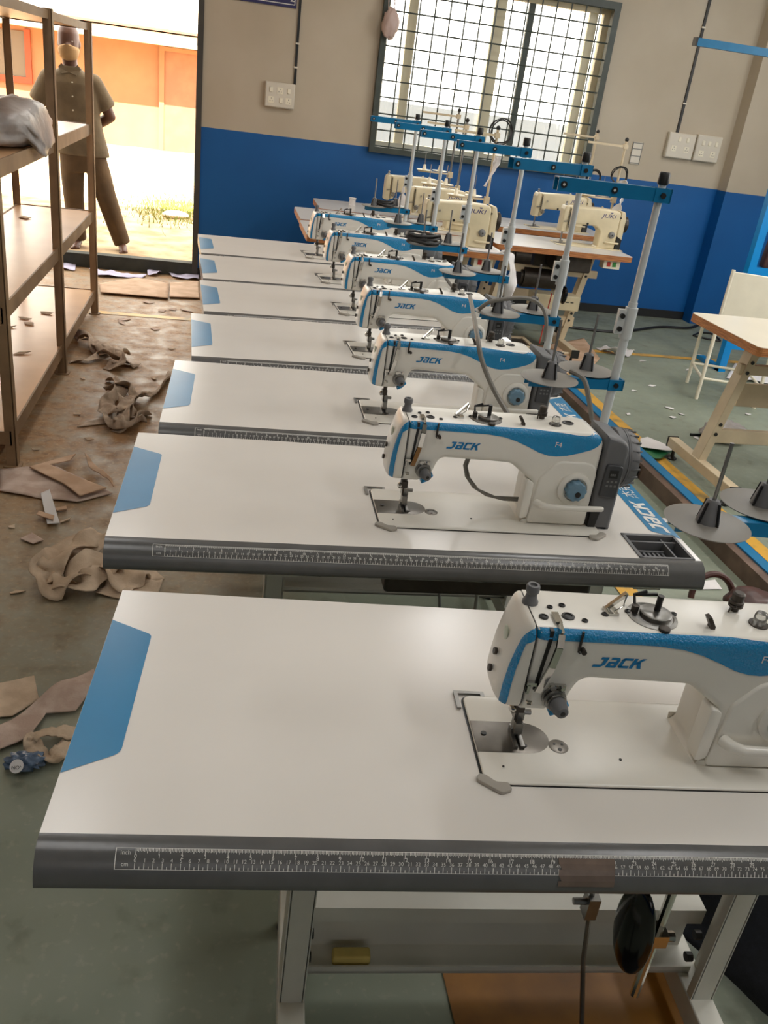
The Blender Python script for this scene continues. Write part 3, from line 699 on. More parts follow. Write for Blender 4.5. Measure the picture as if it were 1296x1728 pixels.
    b = MB(); b.lathe([(.033, 0), (.033, .0012), (.028, .0025), (.027, .0012)], (.205, .090, .2128), (0, 0, 1), 32); b.lathe([(.021, 0), (.021, .0055), (.018, .0068)], (.210, .092, .2132), (0, 0, 1), 28); bw = b.build('bobbin_winder', STL, t)
    b = MB(); b.cyl((.212, .095, .218), (.212, .095, .242), .0042, n=12); b.bar((.185, .112, .232), (.212, .105, .238), .004, .003); b.tube([(.183, .100, .220), (.184, .112, .232), (.200, .112, .238)], .0022, 6); b.build('winder_spindle', BLK, bw)
    b = MB(); b.lathe([(.0075, 0), (.0075, .004), (.004, .005)], (.209, .058, .2128), (0, 0, 1), 14); b.build('winder_latch', DSTL, bw)
    b = MB(); b.cyl((.183, .098, .213), (.183, .098, .224), .005, n=10); b.build('winder_post', DSTL, bw)
    b = MB(); b.prism([(.276, .213), (.282, .213), (.282, .217), (.273, .231), (.268, .229), (.276, .216)], .066, .077); b.build('thread_guide', DSTL, t)
    b = MB(); b.lathe([(.013, 0), (.013, .002), (.011, .002)], (.352, .085, .2128), (0, 0, 1), 24); ow = b.build('oil_window_rim', DSTL, t)
    b = MB(); b.lathe([(.0085, 0), (.0085, .014), (.007, .018), (.004, .019)], (.352, .085, .2128), (0, 0, 1), 20); b.build('oil_window', CLEAR, ow)
    b = MB(); b.cyl((.333, .118, .213), (.333, .118, .222), .006, n=12); b.lathe([(.010, .008), (.010, .011), (.007, .012), (.010, .013), (.010, .016), (.008, .017), (.0085, .027), (.006, .029)], (.333, .118, .212), (0, 0, 1), 18); b.tube([(.322, .112, .214), (.319, .104, .226), (.324, .100, .228)], .0014, 6); b.build('top_tension', DSTL, t)
    # right end: motor, panel, dial, lever
    b = MB(); b.rprism(fillet([(.4545, -.006), (.508, -.006, .004), (.508, .20, .03), (.4545, .2115)]), .040, .150, .010, 4)
    b.lathe([(.062, 0), (.066, .003), (.066, .018), (.064, .020), (.063, .036), (.057, .048), (.045, .053), (.02, .054)], (.494, .108, .140), (1, 0, 0), 40); mo = b.build('motor', DGRY, t, smooth=40)
    b = MB(); b.lathe([(.0655, .020), (.0655, .024), (.066, .0245)], (.494, .108, .140), (1, 0, 0), 40)
    for k in range(20):
        a = 2*PI*k/20; b.bar((.524, .108+.0625*math.cos(a), .140+.0625*math.sin(a)), (.544, .108+.0605*math.cos(a), .140+.0605*math.sin(a)), .003, .004, 0, (0, math.cos(a), math.sin(a)))
    b.build('motor_grip', DGRY, mo)
    b = MB(); b.prism([(.4548, .002), (.470, .002), (.476, .048), (.4548, .052)], .0385, .05); b.build('vent_gap', BLK, mo, smooth=0)
    b = MB(); b.rprism(fillet([(.462, .078, .004), (.500, .076, .004), (.502, .150, .012), (.464, .152, .006)]), .0345, .06, .003, 3); cp = b.build('control_panel', mat('panel grey', S(66, 66, 68), 0.35), mo)
    b = MB(); b.box(.472, .492, .0338, .036, .122, .140); b.build('display', BLK, cp, smooth=0)
    b = MB(); write(b, '888', (.475, .0334, .127), (1, 0, 0), (0, 0, 1), .0055, 0)
    for x in (.473, .482, .491):
        for z in (.112, .102): b.box(x-.0025, x+.0025, .0336, .0346, z, z+.004)
    b.build('key', MGRY, cp, smooth=0)
    b = MB(); n = 10; pl = []
    for k in range(40):
        a = 2*PI*k/40; r = .0205+(.0012 if k % 4 < 2 else -.0006); pl.append((r*math.cos(a), r*math.sin(a)))
    b.rprism(pl, -.022, 0, .003, 3, 0, lambda x, y, z: (.405+x, .0405+y, .092+z)); b.lathe([(.006, 0), (.006, .002), (.0045, .0022)], (.4075, .0185, .087), (0, -1, 0), 14, 1); b.build('stitch_dial', [DIAL, BLK], t, smooth=40)
    b = MB(); b.tube([(.330, .040, .054), (.336, .026, .055), (.350, .018, .0555), (.400, .016, .0565), (.466, .016, .0585), (.469, .016, .0585)], [.009, .0085, .0075, .0065, .0058, .004], 12); b.build('reverse_lever', MWHT, t)
    # lamp under the arm with its lead
    b = MB(); b.box(.176, .212, .085, .115, .124, .1385); lp = b.build('lamp', MGRY, t, bevel=.002)
    b = MB(); b.tube([(.184, .10, .124), (.180, .10, .105), (.188, .10, .080), (.208, .10, .056), (.240, .10, .038), (.280, .10, .030), (.318, .10, .030)], .003, 8); b.tube([(.190, .104, .124), (.186, .104, .100), (.196, .104, .074), (.220, .104, .048), (.260, .104, .033), (.318, .104, .033)], .003, 8); b.build('lamp_lead', CABLE, lp)
    return t
MU = [.529, .52, .52, .52, .52, .52, .52]
MV = [.092, .084, .086, .086, .086, .086, .086]
MLAB = ['white and blue sewing machine nearest the camera, right end cut off by the frame', 'white and blue sewing machine second from the camera, shown whole with grey motor', 'white and blue sewing machine third from the camera, grey cable hanging before its dial',
        'white and blue sewing machine fourth from the camera', 'white and blue sewing machine fifth from the camera', 'white and blue sewing machine sixth from the camera, next to the farthest', 'white and blue sewing machine at the far end of the row by plywood edged table']
mproto = make_machine()
for i in range(7):
    o = mproto if i == 0 else copy_tree(mproto, None, () if i == 1 else ('lamp',))
    o.location = tl(i, MU[i], MV[i], TZ); o.rotation_euler = (0, 0, TABLES[i][2]); tag(o, MLAB[i], 'sewing machine', 'white and blue sewing machines in the row')

for q in [c for c in mproto.children if c.name.startswith('lamp')]:     # only the second machine carries the clip lamp
    for e in list(q.children): bpy.data.objects.remove(e)
    bpy.data.objects.remove(q)

# ------------------------------------------------------------------ thread stands of the row
def make_stand(top=.70, arm=.655, tray=.228, arm_ang=0.0, tray_ang=0.0):
    t = thing('thread_stand', '', 'thread stand')
    b = MB(); b.lathe([(.022, 0), (.022, .004), (.014, .008), (.014, .03)], (0, 0, 0), (0, 0, 1), 18); b.cyl((0, 0, 0), (0, 0, .42), .0105, n=16); po = b.build('pole', ALU, t)
    b = MB(); b.cyl((0, 0, .40), (0, 0, top-.015), .0085, n=16); b.build('upper_pole', ALU, po)
    b = MB(); b.cyl((0, 0, .335), (0, 0, .408), .0145, n=16); b.box(-.030, -.008, -.006, .006, .345, .402); b.cyl((-.022, -.012, .358), (-.022, .008, .358), .006, n=10, m=1); b.cyl((-.022, -.012, .388), (-.022, .008, .388), .006, n=10, m=1); b.build('clamp', [ALU, BLK], po)
    b = MB(); b.lathe([(.0115, 0), (.0125, .004), (.0125, .022), (.010, .026)], (0, 0, top-.024), (0, 0, 1), 16); b.build('cap', BLK, po)
    def rot(a): c, s = math.cos(a), math.sin(a); return lambda x, y, z: (x*c-y*s, x*s+y*c, z)
    for L, z, a, nm in ((.245, arm, arm_ang, 'guide_arm'), (.225, tray, tray_ang, 'tray_arm')):
        f = rot(a); b = MB()
        def bx(x0, x1, y0, y1, z0, z1, m=0):
            v = [f(x, y, zz) for zz in (z0, z1) for y in (y0, y1) for x in (x0, x1)]
            b.add(v, [(0, 2, 3, 1), (4, 5, 7, 6), (0, 1, 5, 4), (2, 6, 7, 3), (0, 4, 6, 2), (1, 3, 7, 5)], m)
        h = .014 if nm == 'guide_arm' else .012
        bx(-L, .018, -.0135, -.0115, z-h, z+h); bx(-L, .018, .0115, .0135, z-h, z+h); bx(-L, -.016, -.0125, .0125, z+h-.0022, z+h)
        bx(-.020, .020, -.0155, -.0125, z-h-.001, z+h+.001); bx(.016, .020, -.0155, .0155, z-h-.001, z+h+.001); bx(-.020, .020, .0125, .0155, z-h-.001, z+h+.001)
        ar = b.build(nm, BARM, t, smooth=0)
        if nm == 'guide_arm':
            for x in (-.232, -.115):
                b = MB(); b.lathe([(.007, 0), (.007, .003), (.0035, .003), (.0035, .001)], f(x, -.0135, z), f(0, -1, 0), 14); b.lathe([(.003, .0005), (.003, .002)], f(x, -.0135, z), f(0, -1, 0), 8, 1); b.build('thread_eye', [BLK, INK], ar)
        else:
            for x in (-.185, -.050):
                b = MB(); c = f(x, (-.03 if x < -.1 else .055), 0); b.lathe([(.012, 0), (.066, .002), (.0675, .004), (.066, .0045), (.012, .005)], (c[0], c[1], z+h), (0, 0, 1), 40); ds = b.build('spool_disc', DISC, t)
                b = MB(); zz = z+h+.004; b.lathe([(.019, 0), (.011, .036), (.008, .040)], (c[0], c[1], zz), (0, 0, 1), 14)
                for k in range(4): q = k*PI/2+.4; b.bar((c[0]+.019*math.cos(q), c[1]+.019*math.sin(q), zz), (c[0]+.0115*math.cos(q), c[1]+.0115*math.sin(q), zz+.036), .003, .006, 1, (math.cos(q), math.sin(q), 0))
                b.build('cone_holder', [DGRY, BLK], ds)
                b = MB(); b.cyl((c[0], c[1], zz+.035), (c[0], c[1], zz+.135), .0032, n=8); b.build('spool_pin', STL, ds)
    b = MB(); b.cyl((0, -.016, tray), (0, -.020, tray), .006, n=10); b.cyl((0, -.016, arm), (0, -.020, arm), .006, n=10); b.build('bolt', BLK, t)
    return t
SLAB = ['blue armed thread stand of the nearest table, top arm ending at the frame edge', 'blue armed thread stand on the second table, tallest pole before the blue wall', 'blue armed thread stand on the third table, top arm sloping down to the left', 'blue armed thread stand on the fourth table',
        'blue armed thread stand on the fifth table', 'blue armed thread stand on the sixth table', 'blue armed thread stand on the farthest white table, leftmost before the window']
SPOT = [(1.10, .46, dict(tray=.222, arm_ang=2.9)), (1.112, .46, dict(arm_ang=.06, tray=.224, tray_ang=.10)), (1.112, .46, dict(arm_ang=.30, tray_ang=0)), (1.112, .46, {}), (1.085, .46, {}), (1.098, .46, {}), (1.09, .46, {})]
sproto = None
for i, (u, v, kw) in enumerate(SPOT):
    if i < 3: o = make_stand(**kw)
    elif sproto is None: o = sproto = make_stand(tray=.222)
    else: o = copy_tree(sproto)
    o.location = tl(i, u, v, TZ); o.rotation_euler = (0, 0, TABLES[i][2]); tag(o, SLAB[i], 'thread stand', 'blue armed thread stands')
from mathutils import noise
# ------------------------------------------------------------------ older cream machines on plywood tables
def make_cream():
    t = thing('sewing_machine', '', 'sewing machine')
    b = MB(); b.rprism(fillet([(.290, 0, .02), (.425, 0), (.425, .250, .03), (.300, .256, .01), (.062, .248, .01), (.062, .085, .006), (.088, .090, .02), (.098, .140, .02), (.262, .140, .03), (.300, .110, .02), (.302, .01)]), .045, .150, .012, 4); bd = b.build('body', CREAM, t)
    b = MB(); b.rprism(fillet([(.022, .080, .006), (.061, .080, .003), (.061, .250, .006), (.032, .250, .015), (.022, .225, .012)]), .048, .146, .010, 4); b.build('face_plate', CREAM, t)
    b = MB(); slab(b, rrect(0, .476, 0, .178, .012), .0002, .004, 0, .002); bed = b.build('bed', CREAM, t)
    b = MB(); slab(b, rrect(.001, .10, .058, .120, .02), .003, .0055); b.build('needle_plate', PLATE, bed)
    b = MB(); b.cyl((.050, .09, .03), (.050, .09, .085), .0045); b.cyl((.050, .09, .006), (.050, .09, .03), .0015, n=6); b.build('needle_bar', STL, t)
    b = MB(); b.cyl((.052, .102, .02), (.052, .102, .085), .005); b.box(.046, .060, .07, .106, .0056, .022); b.build('presser_foot', STL, t)
    b = MB(); b.rprism(fillet([(.4255, .030), (.470, .030, .01), (.470, .20, .02), (.455, .252, .03), (.4255, .252)]), .050, .148, .010, 3); cv = b.build('belt_cover', CREAM, t)
    b = MB(); b.lathe([(.045, 0), (.054, .004), (.054, .020), (.045, .026), (.02, .030)], (.470, .10, .165), (1, 0, 0), 28); b.build('hand_wheel', DSTL, t)
    b = MB(); b.prism([(.428, .004), (.466, .004), (.466, .07), (.428, .09)], .046, .10); b.build('belt_gap', BLK, cv)
    b = MB(); b.lathe([(.022, 0), (.022, .006), (.018, .007), (.018, .014), (.012, .018)], (.385, .045, .095), (0, -1, 0), 24); b.lathe([(.005, .018), (.005, .0188)], (.385, .045, .095), (0, -1, 0), 10, 1); b.build('stitch_dial', [MGRY, BLK], t)
    b = MB(); b.tube([(.345, .040, .045), (.36, .03, .045), (.44, .028, .045)], .006, 10); b.build('reverse_lever', CREAM, t)
    b = MB(); b.lathe([(.016, 0), (.016, .004), (.011, .006), (.014, .012), (.010, .018), (.009, .03)], (.082, .046, .122), (0, -1, 0), 20); b.build('tension_knob', STL, t)
    b = MB(); b.prism([(.064, .13), (.068, .13), (.068, .235), (.064, .235)], .0435, .05); b.build('take_up_slot', BLK, t)
    b = MB(); b.bar((.066, .036, .15), (.066, .036, .205), .004, .004); b.build('take_up_lever', STL, t); b = MB(); b.tube([(.106, .042, .205), (.112, .036, .195), (.104, .034, .19), (.102, .040, .20)], .002, 6); b.build('thread_guide', STL, t); b = MB(); b.bar((.030, .042, .150), (.060, .042, .155), .003, .006); b.build('guard', STL, t)
    b = MB(); b.lathe([(.010, 0), (.010, .006), (.006, .012), (.008, .022), (.004, .024)], (.045, .10, .250), (0, 0, 1), 16); b.build('pressure_knob', STL, t)
    b = MB(); b.lathe([(.011, 0), (.009, .010), (.004, .014)], (.30, .10, .253), (0, 0, 1), 16); b.build('oil_window', CLEAR, t)
    b = MB(); b.lathe([(.005, 0), (.005, .002)], (.428, .05, .21), (0, -1, 0), 12); b.lathe([(.008, 0), (.008, .003)], (.20, .046, .15), (0, -1, 0), 12); b.build('screw_hole', BLK, bd)
    b = MB()
    write(b, 'JUKI', (.292, .0442, .203), (1, 0, 0), (0, 0, 1), .024, 0, .2, wide=1.5)
    b.prism([(.350, .232), (.362, .232), (.366, .238), (.346, .238)], .0442, .0446)
    b.build('maker_logo', JBLUE, bd, smooth=0)
    b = MB(); b.box(.21, .262, .0445, .05, .075, .130); b.build('knee_recess', BLK, bd) if False else None
    return t
cproto = make_cream()
CM = [(1.15, 6.52, .0, 'cream sewing machine farthest to the left, on the plywood table with a white spool'), (1.19, 5.86, .0, 'cream sewing machine in the middle of the left plywood tables, half hidden by white poles'), (1.165, 5.18, .0, 'cream sewing machine on the left plywood table nearest the white tables'),
      (2.30, 6.50, .0, 'cream sewing machine at the back of the right plywood tables by the blue wall'), (2.245, 5.76, -.04, 'cream sewing machine at the front of the right plywood tables by the table corner')]
for k, (x, y, a, lab) in enumerate(CM):
    o = cproto if k == 0 else copy_tree(cproto)
    o.location = (x, y, TZ); o.rotation_euler = (0, 0, a); tag(o, lab, 'sewing machine', 'cream sewing machines on plywood tables')

def make_ply_table(w=1.2, d=.57, motor=True, lean=.11, edge=.036, top=None):
    t = thing('sewing_table', '', 'sewing table')
    b = MB(); slab(b, rrect(0, w, 0, d, .03), TZ-edge, TZ-.002); e = b.build('edge_band', PLY, t, smooth=0)
    b = MB(); slab(b, rrect(.001, w-.001, .001, d-.001, .03), TZ-.002, TZ); b.build('tabletop', top or LAMG, t, smooth=0)
    for u, s in ((.22, -1), (w-.14, 1)):
        b = MB(); b.bar((u-.13, d*.55, .09), (u-.13+lean, d*.55, TZ-edge), .042, .075, 0, (0, 1, 0)); lg = b.build('leg', FRMD, t, bevel=.003)
        b = MB()
        for q in (.25, .33, .75, .83): b.cyl((u-.13+lean*q, d*.55-.036, .09+.63*q), (u-.13+lean*q, d*.55-.042, .09+.63*q), .009, n=10)
        b.build('bolt', BLK, lg)
        b = MB(); b.bar((u-.13, -.02, .085), (u-.13, d*.98, .085), .05, .05); ft = b.build('foot_bar', FRMD, t, bevel=.003)
        for v0, v1 in ((-.026, -.018), (d*.98-.002, d*.98+.006)): b = MB(); b.box(u-.158, u-.102, v0, v1, .057, .113); b.build('end_cap', BLK, ft)
        for v in (.03, d*.92): b = MB(); b.lathe([(.024, 0), (.026, .008), (.010, .018), (.007, .062)], (u-.13, v, 0)); b.build('levelling_foot', BLK, ft)
    b = MB(); b.box(.11, w-.20, d*.5, d*.5+.03, .20, .27); b.box(.15, w-.10, d*.5, d*.5+.03, .55, .60); b.build('cross_beam', FRMD, t, bevel=.003)
    b = MB(); b.cyl((.12, .02, .075), (w-.26, .02, .075), .012); b.build('front_rail', FRMD, t)
    if motor:
        K = w-1.2; MB_ = MB
        class MBK(MB_):
            def build(q, *a, **kw): q.v = [(x+K, y, z) for x, y, z in q.v]; return MB_.build(q, *a, **kw)
        b = MBK(); b.box(.70, .96, .10, .34, TZ-.15, TZ-edge); b.build('oil_pan', DSTL, t, bevel=.01)
        b = MBK(); b.cyl((.56, .32, .52), (.82, .32, .52), .075, n=24); b.cyl((.54, .32, .52), (.56, .32, .52), .06, n=24); b.cyl((.82, .32, .52), (.86, .32, .52), .045, n=20); b.box(.62, .76, .29, .35, .58, TZ-edge); b.build('motor', DSTL, t)
        b = MBK(); b.box(.64, .98, .20, .34, .33, .43); bx = b.build('control_box', CREAM, t, bevel=.004)
        b = MBK()
        for k in range(3): b.box(.84+.035*k, .862+.035*k, .198, .201, .385, .392)
        b.build('control_keys', BLK, bx)
        b = MBK(); b.tube([(.80, .10, .64), (.80, .09, .54), (.80, .08, .46)], .005); kn = b.build('knee_lifter', STL, t)
        b = MBK(); b.sphere((.795, .07, .46), .06, (.35, .8, 1)); b.build('knee_pad', BLKG, kn)
        b = MBK(); b.tube([(.74, .15, .45), (.72, .14, .10)], .004); b.build('treadle_rod', REDP, t)
        tr_ = MBK(); tr_.box(.30, .66, .02, .05, .07, .10); tr_.box(.30, .66, .27, .30, .07, .10); tr_.box(.30, .33, .02, .30, .07, .10); tr_.box(.63, .66, .02, .30, .07, .10); tf = tr_.build('treadle_frame', FRMD, t)
        b = MBK(); b.box(.33, .63, .05, .27, .078, .09); b.build('treadle', BLK, tf)
        b = MBK(); b.box(1.02, 1.14, .05, .12, TZ-edge-.06, TZ-edge); sw = b.build('switch_box', CREAM2, t, bevel=.003)
        for x, m_, nm in ((1.045, REDP, 'stop_button'), (1.085, GRNP, 'start_button')):
            b = MBK(); b.box(x, x+.024, .046, .052, TZ-edge-.045, TZ-edge-.015); b.build(nm, m_, sw)
    return t
pproto = make_ply_table(); pshort = make_ply_table(.96)
PT = [(.685, 6.33, 'plywood edged sewing table farthest left under the window, white spool on it'), (.50, 5.72, 'plywood edged sewing table between the farthest left one and the one nearest the white tables'), (.49, 5.11, 'plywood edged sewing table just behind the row, fabric strip hanging off its corner'),
      (1.955, 6.40, 'plywood edged sewing table at the back right against the blue wall'), (1.745, 5.525, 'plywood edged sewing table at front right with red and green switch box')]
for k, (x, y, lab) in enumerate(PT):
    o = pproto if k == 0 else pshort if k == 3 else copy_tree(pshort if k == 4 else pproto)
    o.location = (x, y, 0); tag(o, lab, 'sewing table', 'plywood edged sewing tables')
rt = make_ply_table(1.35, .62, False, .13, .04, LAMC); rt.location = (2.285, 3.30, 0)
tag(rt, 'sewing table with orange edge at the right frame edge, cream slanted leg', 'sewing table')
b = MB(); b.box(.30, 1.2, .48, .50, .34, .46); b.build('back_panel', FRMD, rt, smooth=0)

def make_cream_stand(top, tray, coil=False):
    t = thing('thread_stand', '', 'thread stand')
    b = MB(); b.cyl((0, 0, 0), (0, 0, top-.01), .0085, n=12); b.lathe([(.02, 0), (.02, .006), (.012, .012), (.011, .03)], (0, 0, 0)); po = b.build('pole', STL if not coil else FRMD, t)
    b = MB(); b.sphere((0, 0, top), .014, n=10, k=8); b.build('cap', BLK, po)
    b = MB(); b.box(-.27, .015, -.010, .010, top-.050, top-.036); b.box(-.015, .015, -.014, .014, top-.058, top-.028); b.build('guide_arm', FRMD, t)
    b = MB(); b.box(-.25, .015, -.012, .012, tray-.010, tray); b.box(-.016, .016, -.016, .016, tray-.03, tray+.012); b.build('tray_arm', FRMD, t)
    for x, y in ((-.21, -.02), (-.075, .05)):
        b = MB(); b.lathe([(.01, 0), (.055, .004), (.057, .008), (.054, .009), (.01, .004)], (x, y, tray), (0, 0, 1), 28); ds = b.build('spool_disc', CREAM2, t)
        b = MB(); b.lathe([(.017, .006), (.009, .045)], (x, y, tray), (0, 0, 1), 12); b.build('cone_holder', CREAM2, ds)
        b = MB(); b.cyl((x, y, tray+.04), (x, y, tray+.13), .0025, n=6); b.build('spool_pin', STL, ds)
    return t
def px_stand(px, py, y, tray_px, lab, coil=False):
    p = aty(px, py, y); q = aty(tray_px[0], tray_px[1], y)
    o = make_cream_stand(p.z-TZ, q.z-TZ, coil); o.location = (p.x, y, TZ); tag(o, lab, 'thread stand', 'cream armed thread stands'); return o
px_stand(775.5, 186, 6.82, (760, 293), 'cream armed thread stand farthest left before the window')
px_stand(789, 203, 6.20, (770, 316), 'cream armed thread stand in the middle of the left plywood tables')
sC = px_stand(841, 216, 5.62, (825, 336), 'cream armed thread stand with coiled cable around its top, before the window', True)
px_stand(1009, 222, 6.88, (975, 320), 'cream armed thread stand at the window corner, right plywood table at the back', True)
sE = px_stand(1058, 236, 6.05, (1020, 333), 'cream armed thread stand by the small wall notice, ring of cable on its pole', True)
def ring_coil(name, c, r, lab, m, axis='y', n=3, thick=.004):
    b = MB(); rg = random.Random(len(lab))
    for k in range(n):
        rr = r*rg.uniform(.85, 1.1); pts = []
        for i in range(28):
            a = 2*PI*i/28; u, v_ = rr*math.cos(a), rr*math.sin(a)*rg.uniform(.97, 1.03); w_ = .012*math.sin(2*a+k)
            pts.append((c[0]+u, c[1]+w_, c[2]+v_) if axis == 'y' else (c[0]+u, c[1]+v_*.8, c[2]+.010*k+w_*.4))
        b.tube(pts, thick, 6, 0, True)
    return tag(b.build(name, m), lab, 'cable')
p = aty(846, 222, 5.61); ring_coil('cable_coil', p, .07, 'dark cable coil hung on the stand before the window', CABLK)
p = aty(1046, 296, 6.04); ring_coil('cable_coil', p, .055, 'small dark cable ring on the stand by the wall notice', CABLK)
p = aty(1002, 300, 6.86); ring_coil('cable_coil', p, .06, 'dark cable coil on the stand at the window corner', CABLK)
# ------------------------------------------------------------------ steel shelving at the door
rk = thing('shelving_rack', 'tall open shelving rack of brown boards at the left frame edge before the doorway', 'shelving rack', (0, 0, 0))
RX0, RX1 = -1.23, -.79
for y in (3.42, 4.64, 5.92):
    for x in (RX0, RX1):
        b = MB(); s = 1 if x == RX0 else -1
        b.box(x-.020, x+.020, y-.020, y-.015, 0.004, 1.695); b.box(x+.020*s*-1-.0025, x+.020*s*-1+.0025, y-.020, y+.022, 0.004, 1.695); po = b.build('post', RACK, rk, smooth=0)
        b = MB(); slab(b, rrect(x-.035, x+.035, y-.035, y+.035, .02), 0, .006); b.build('foot_plate', RACK, po)
for z in (.15, .645, 1.151, 1.682):
    dz = .03 if z > 1.6 else .055
    b = MB(); b.box(RX0, RX1-.002, 3.40, 5.94, z-.02, z); sh = b.build('shelf_board', WOOD, rk, smooth=0)
    b = MB(); b.box(RX1-.002, RX1+.006, 3.40, 5.94, z-dz, z+.006); b.box(RX0-.006, RX0+.002, 3.40, 5.94, z-dz, z+.006); b.box(RX0, RX1, 5.935, 5.943, z-dz+.004, z+.004); b.box(RX0, RX1, 3.397, 3.405, z-dz+.004, z+.004); b.build('shelf_rail', RACK, sh, smooth=0)
def blob(name, c, r, m, lab, cat, amp=.15, fr=6.0, seed=0, n=40, flat_z=None):
    b = MB(); b.sphere((0, 0, 0), 1.0, (1, 1, 1), n, n//2)
    v = []
    for p in b.v:
        q = Vector(p); d = 1+amp*noise.noise(q*fr*.4+Vector((seed, 0, 0)))+amp*.5*noise.noise(q*fr+Vector((0, seed, 0)))
        w_ = Vector((c[0]+q.x*r[0]*d, c[1]+q.y*r[1]*d, c[2]+q.z*r[2]*d))
        if flat_z is not None and w_.z < flat_z: w_.z = flat_z+.0005*random.random()
        v.append(w_)
    b.v = [tuple(q) for q in v]
    return tag(b.build(name, m, smooth=80), lab, cat)
sk = blob('sack', (-.90, 4.22, 1.235), (.20, .40, .10), POLY, 'grey white plastic sack slumped over the rack shelf edge at the left frame edge', 'bag', .18, 5, 3, 48)
for v in sk.data.vertices:
    if v.co.x < -.78: v.co.z = max(v.co.z, 1.159+.0005*random.random())
    else:
        e_ = v.co.x+.78; v.co.x = -.775+e_*.45; v.co.z = (v.co.z-.9*e_) if v.co.z > 1.159 else 1.159-(1.159-v.co.z)*1.1-.5*e_
def chips(name, spots, z, m, lab, cat, group, size=(.03, .05), seed=1):
    rg = random.Random(seed)
    for x, y in spots:
        a = rg.uniform(0, PI); w_, l = rg.uniform(*size)*.6, rg.uniform(*size); b = MB()
        n = rg.choice((4, 5)); pl = []
        for k in range(n): q = 2*PI*k/n+rg.uniform(-.3, .3); pl.append((l*math.cos(q), w_*math.sin(q)))
        h = [rg.uniform(0, .006) for _ in pl]
        top = [(u*math.cos(a)-v*math.sin(a), u*math.sin(a)+v*math.cos(a), .003+h[i]) for i, (u, v) in enumerate(pl)]
        bot = [(u, v, zz-.0025) for u, v, zz in top]; b.v = top+bot; k = n
        b.f = [tuple(range(k)), tuple(range(2*k-1, k-1, -1))]+[(i, k+i, k+(i+1) % k, (i+1) % k) for i in range(k)]; b.m = [0]*len(b.f)
        o = b.build(name, m, smooth=0); o.location = (x, y, z); tag(o, lab, cat, group)
chips('fabric_scrap', [(-1.1, 4.9), (-1.02, 5.0), (-1.06, 5.1), (-.97, 5.25), (-1.12, 4.7), (-.95, 4.45), (-1.0, 4.0)], .151, CLOTH, 'small beige offcut on the bottom shelf of the rack', 'scrap', 'offcuts on the bottom shelf', seed=4)
chips('fabric_scrap', [(-1.10, 5.45)], .646, CLOTH, 'narrow beige offcut on the middle shelf of the rack', 'scrap', None, (.05, .06), 5)
b = MB(); slab(b, rrect(-.045, .045, -.02, .02, .008), 0, .006); o = tag(b.build('wood_block', CARD), 'flat brown strip lying on the bottom shelf at the rack front', 'strip'); p = at(16, 538, .15); o.location = (-1.13, 4.55, .151); o.rotation_euler = (0, 0, 1.2)

# ------------------------------------------------------------------ wall fittings
def board(x0, x1, z0, z1, lab, rows):
    t = thing('switch_board', lab, 'switch board', ((x0+x1)/2, YW, (z0+z1)/2)); w_, h = x1-x0, z1-z0
    b = MB(); b.box(-w_/2, w_/2, -.045, 0, -h/2, h/2); b.build('box', SWITCH, t, bevel=.006)
    b = MB(); b.box(-w_/2+.006, w_/2-.006, -.049, -.044, -h/2+.006, h/2-.006); pl = b.build('plate', SWITCH, t, bevel=.003)
    for kind, u, v in rows:
        if kind == 's': b = MB(); b.box(u*w_-.012, u*w_+.012, -.056, -.048, v*h-.018, v*h+.018); b.build('switch', CREAM2, pl, bevel=.003)
        else:
            b = MB()
            b.box(u*w_-.022, u*w_+.022, -.052, -.048, v*h-.022, v*h+.022)
            for dx, dz in ((0, .010), (-.009, -.008), (.009, -.008)): b.cyl((u*w_+dx, -.0525, v*h+dz), (u*w_+dx, -.050, v*h+dz), .0032, n=10, m=1)
            b.build('socket', [CREAM2, BLK], pl)
board(.30, .525, 1.335, 1.51, 'white switch board left of the window below the navy sign', [('s', -.3, .2), ('o', 0, .18), ('s', .3, .2), ('o', -.28, -.2), ('s', .05, -.2), ('o', .3, -.2)])
board(3.63, 3.875, 1.34, 1.535, 'white socket board under the black conduit right of the window', [('o', -.25, -.12), ('o', .22, -.12), ('s', -.1, .26), ('s', .2, .26)])
board(3.89, 4.115, 1.34, 1.545, 'white switch board right of the socket board near the pillar', [('s', -.25, .2), ('s', 0, .2), ('s', .28, .2), ('o', -.25, -.2), ('o', .22, -.2)])
b = MB(); b.box(.512, .530, YW-.014, YW, 1.51, 3.1); 
for z in (1.62, 1.78): b.box(.506, .536, YW-.017, YW, z, z+.012, 1)
tag(b.build('conduit', [BLK, SWITCH], smooth=0), 'black wall conduit with white clips rising to the navy sign', 'conduit')
b = MB(); b.box(3.70, 3.72, YW-.014, YW, 1.535, 2.50); b.box(3.30, 3.72, YW-.014, YW, 2.50, 2.52)
for z in (1.75, 2.3): b.box(3.694, 3.726, YW-.017, YW, z, z+.012, 1)
tag(b.build('conduit', [BLK, SWITCH], smooth=0), 'black wall conduit running down to the socket board right of the window', 'conduit')
sg = thing('sign_board', 'navy sign board with white border at the top frame edge above the switch board', 'sign', (.27, YW, 2.2))
b = MB(); b.box(-.24, .225, -.012, 0, -.19, .22); b.build('panel', SIGN, sg, smooth=0)
b = MB(); 
for x0, x1, z0, z1 in ((-.23, .215, -.172, -.166), (-.23, .215, .20, .206), (-.23, -.224, -.172, .206), (.209, .215, -.172, .206)): b.box(x0, x1, -.0135, -.0115, z0, z1)
write(b, '2', (.175, -.0137, -.150), (1, 0, 0), (0, 0, 1), .055)
b.build('lettering', INK, sg, smooth=0)
nt_ = thing('wall_notice', 'small framed notice on the wall right of the window', 'notice', (3.39, YW, 1.34))
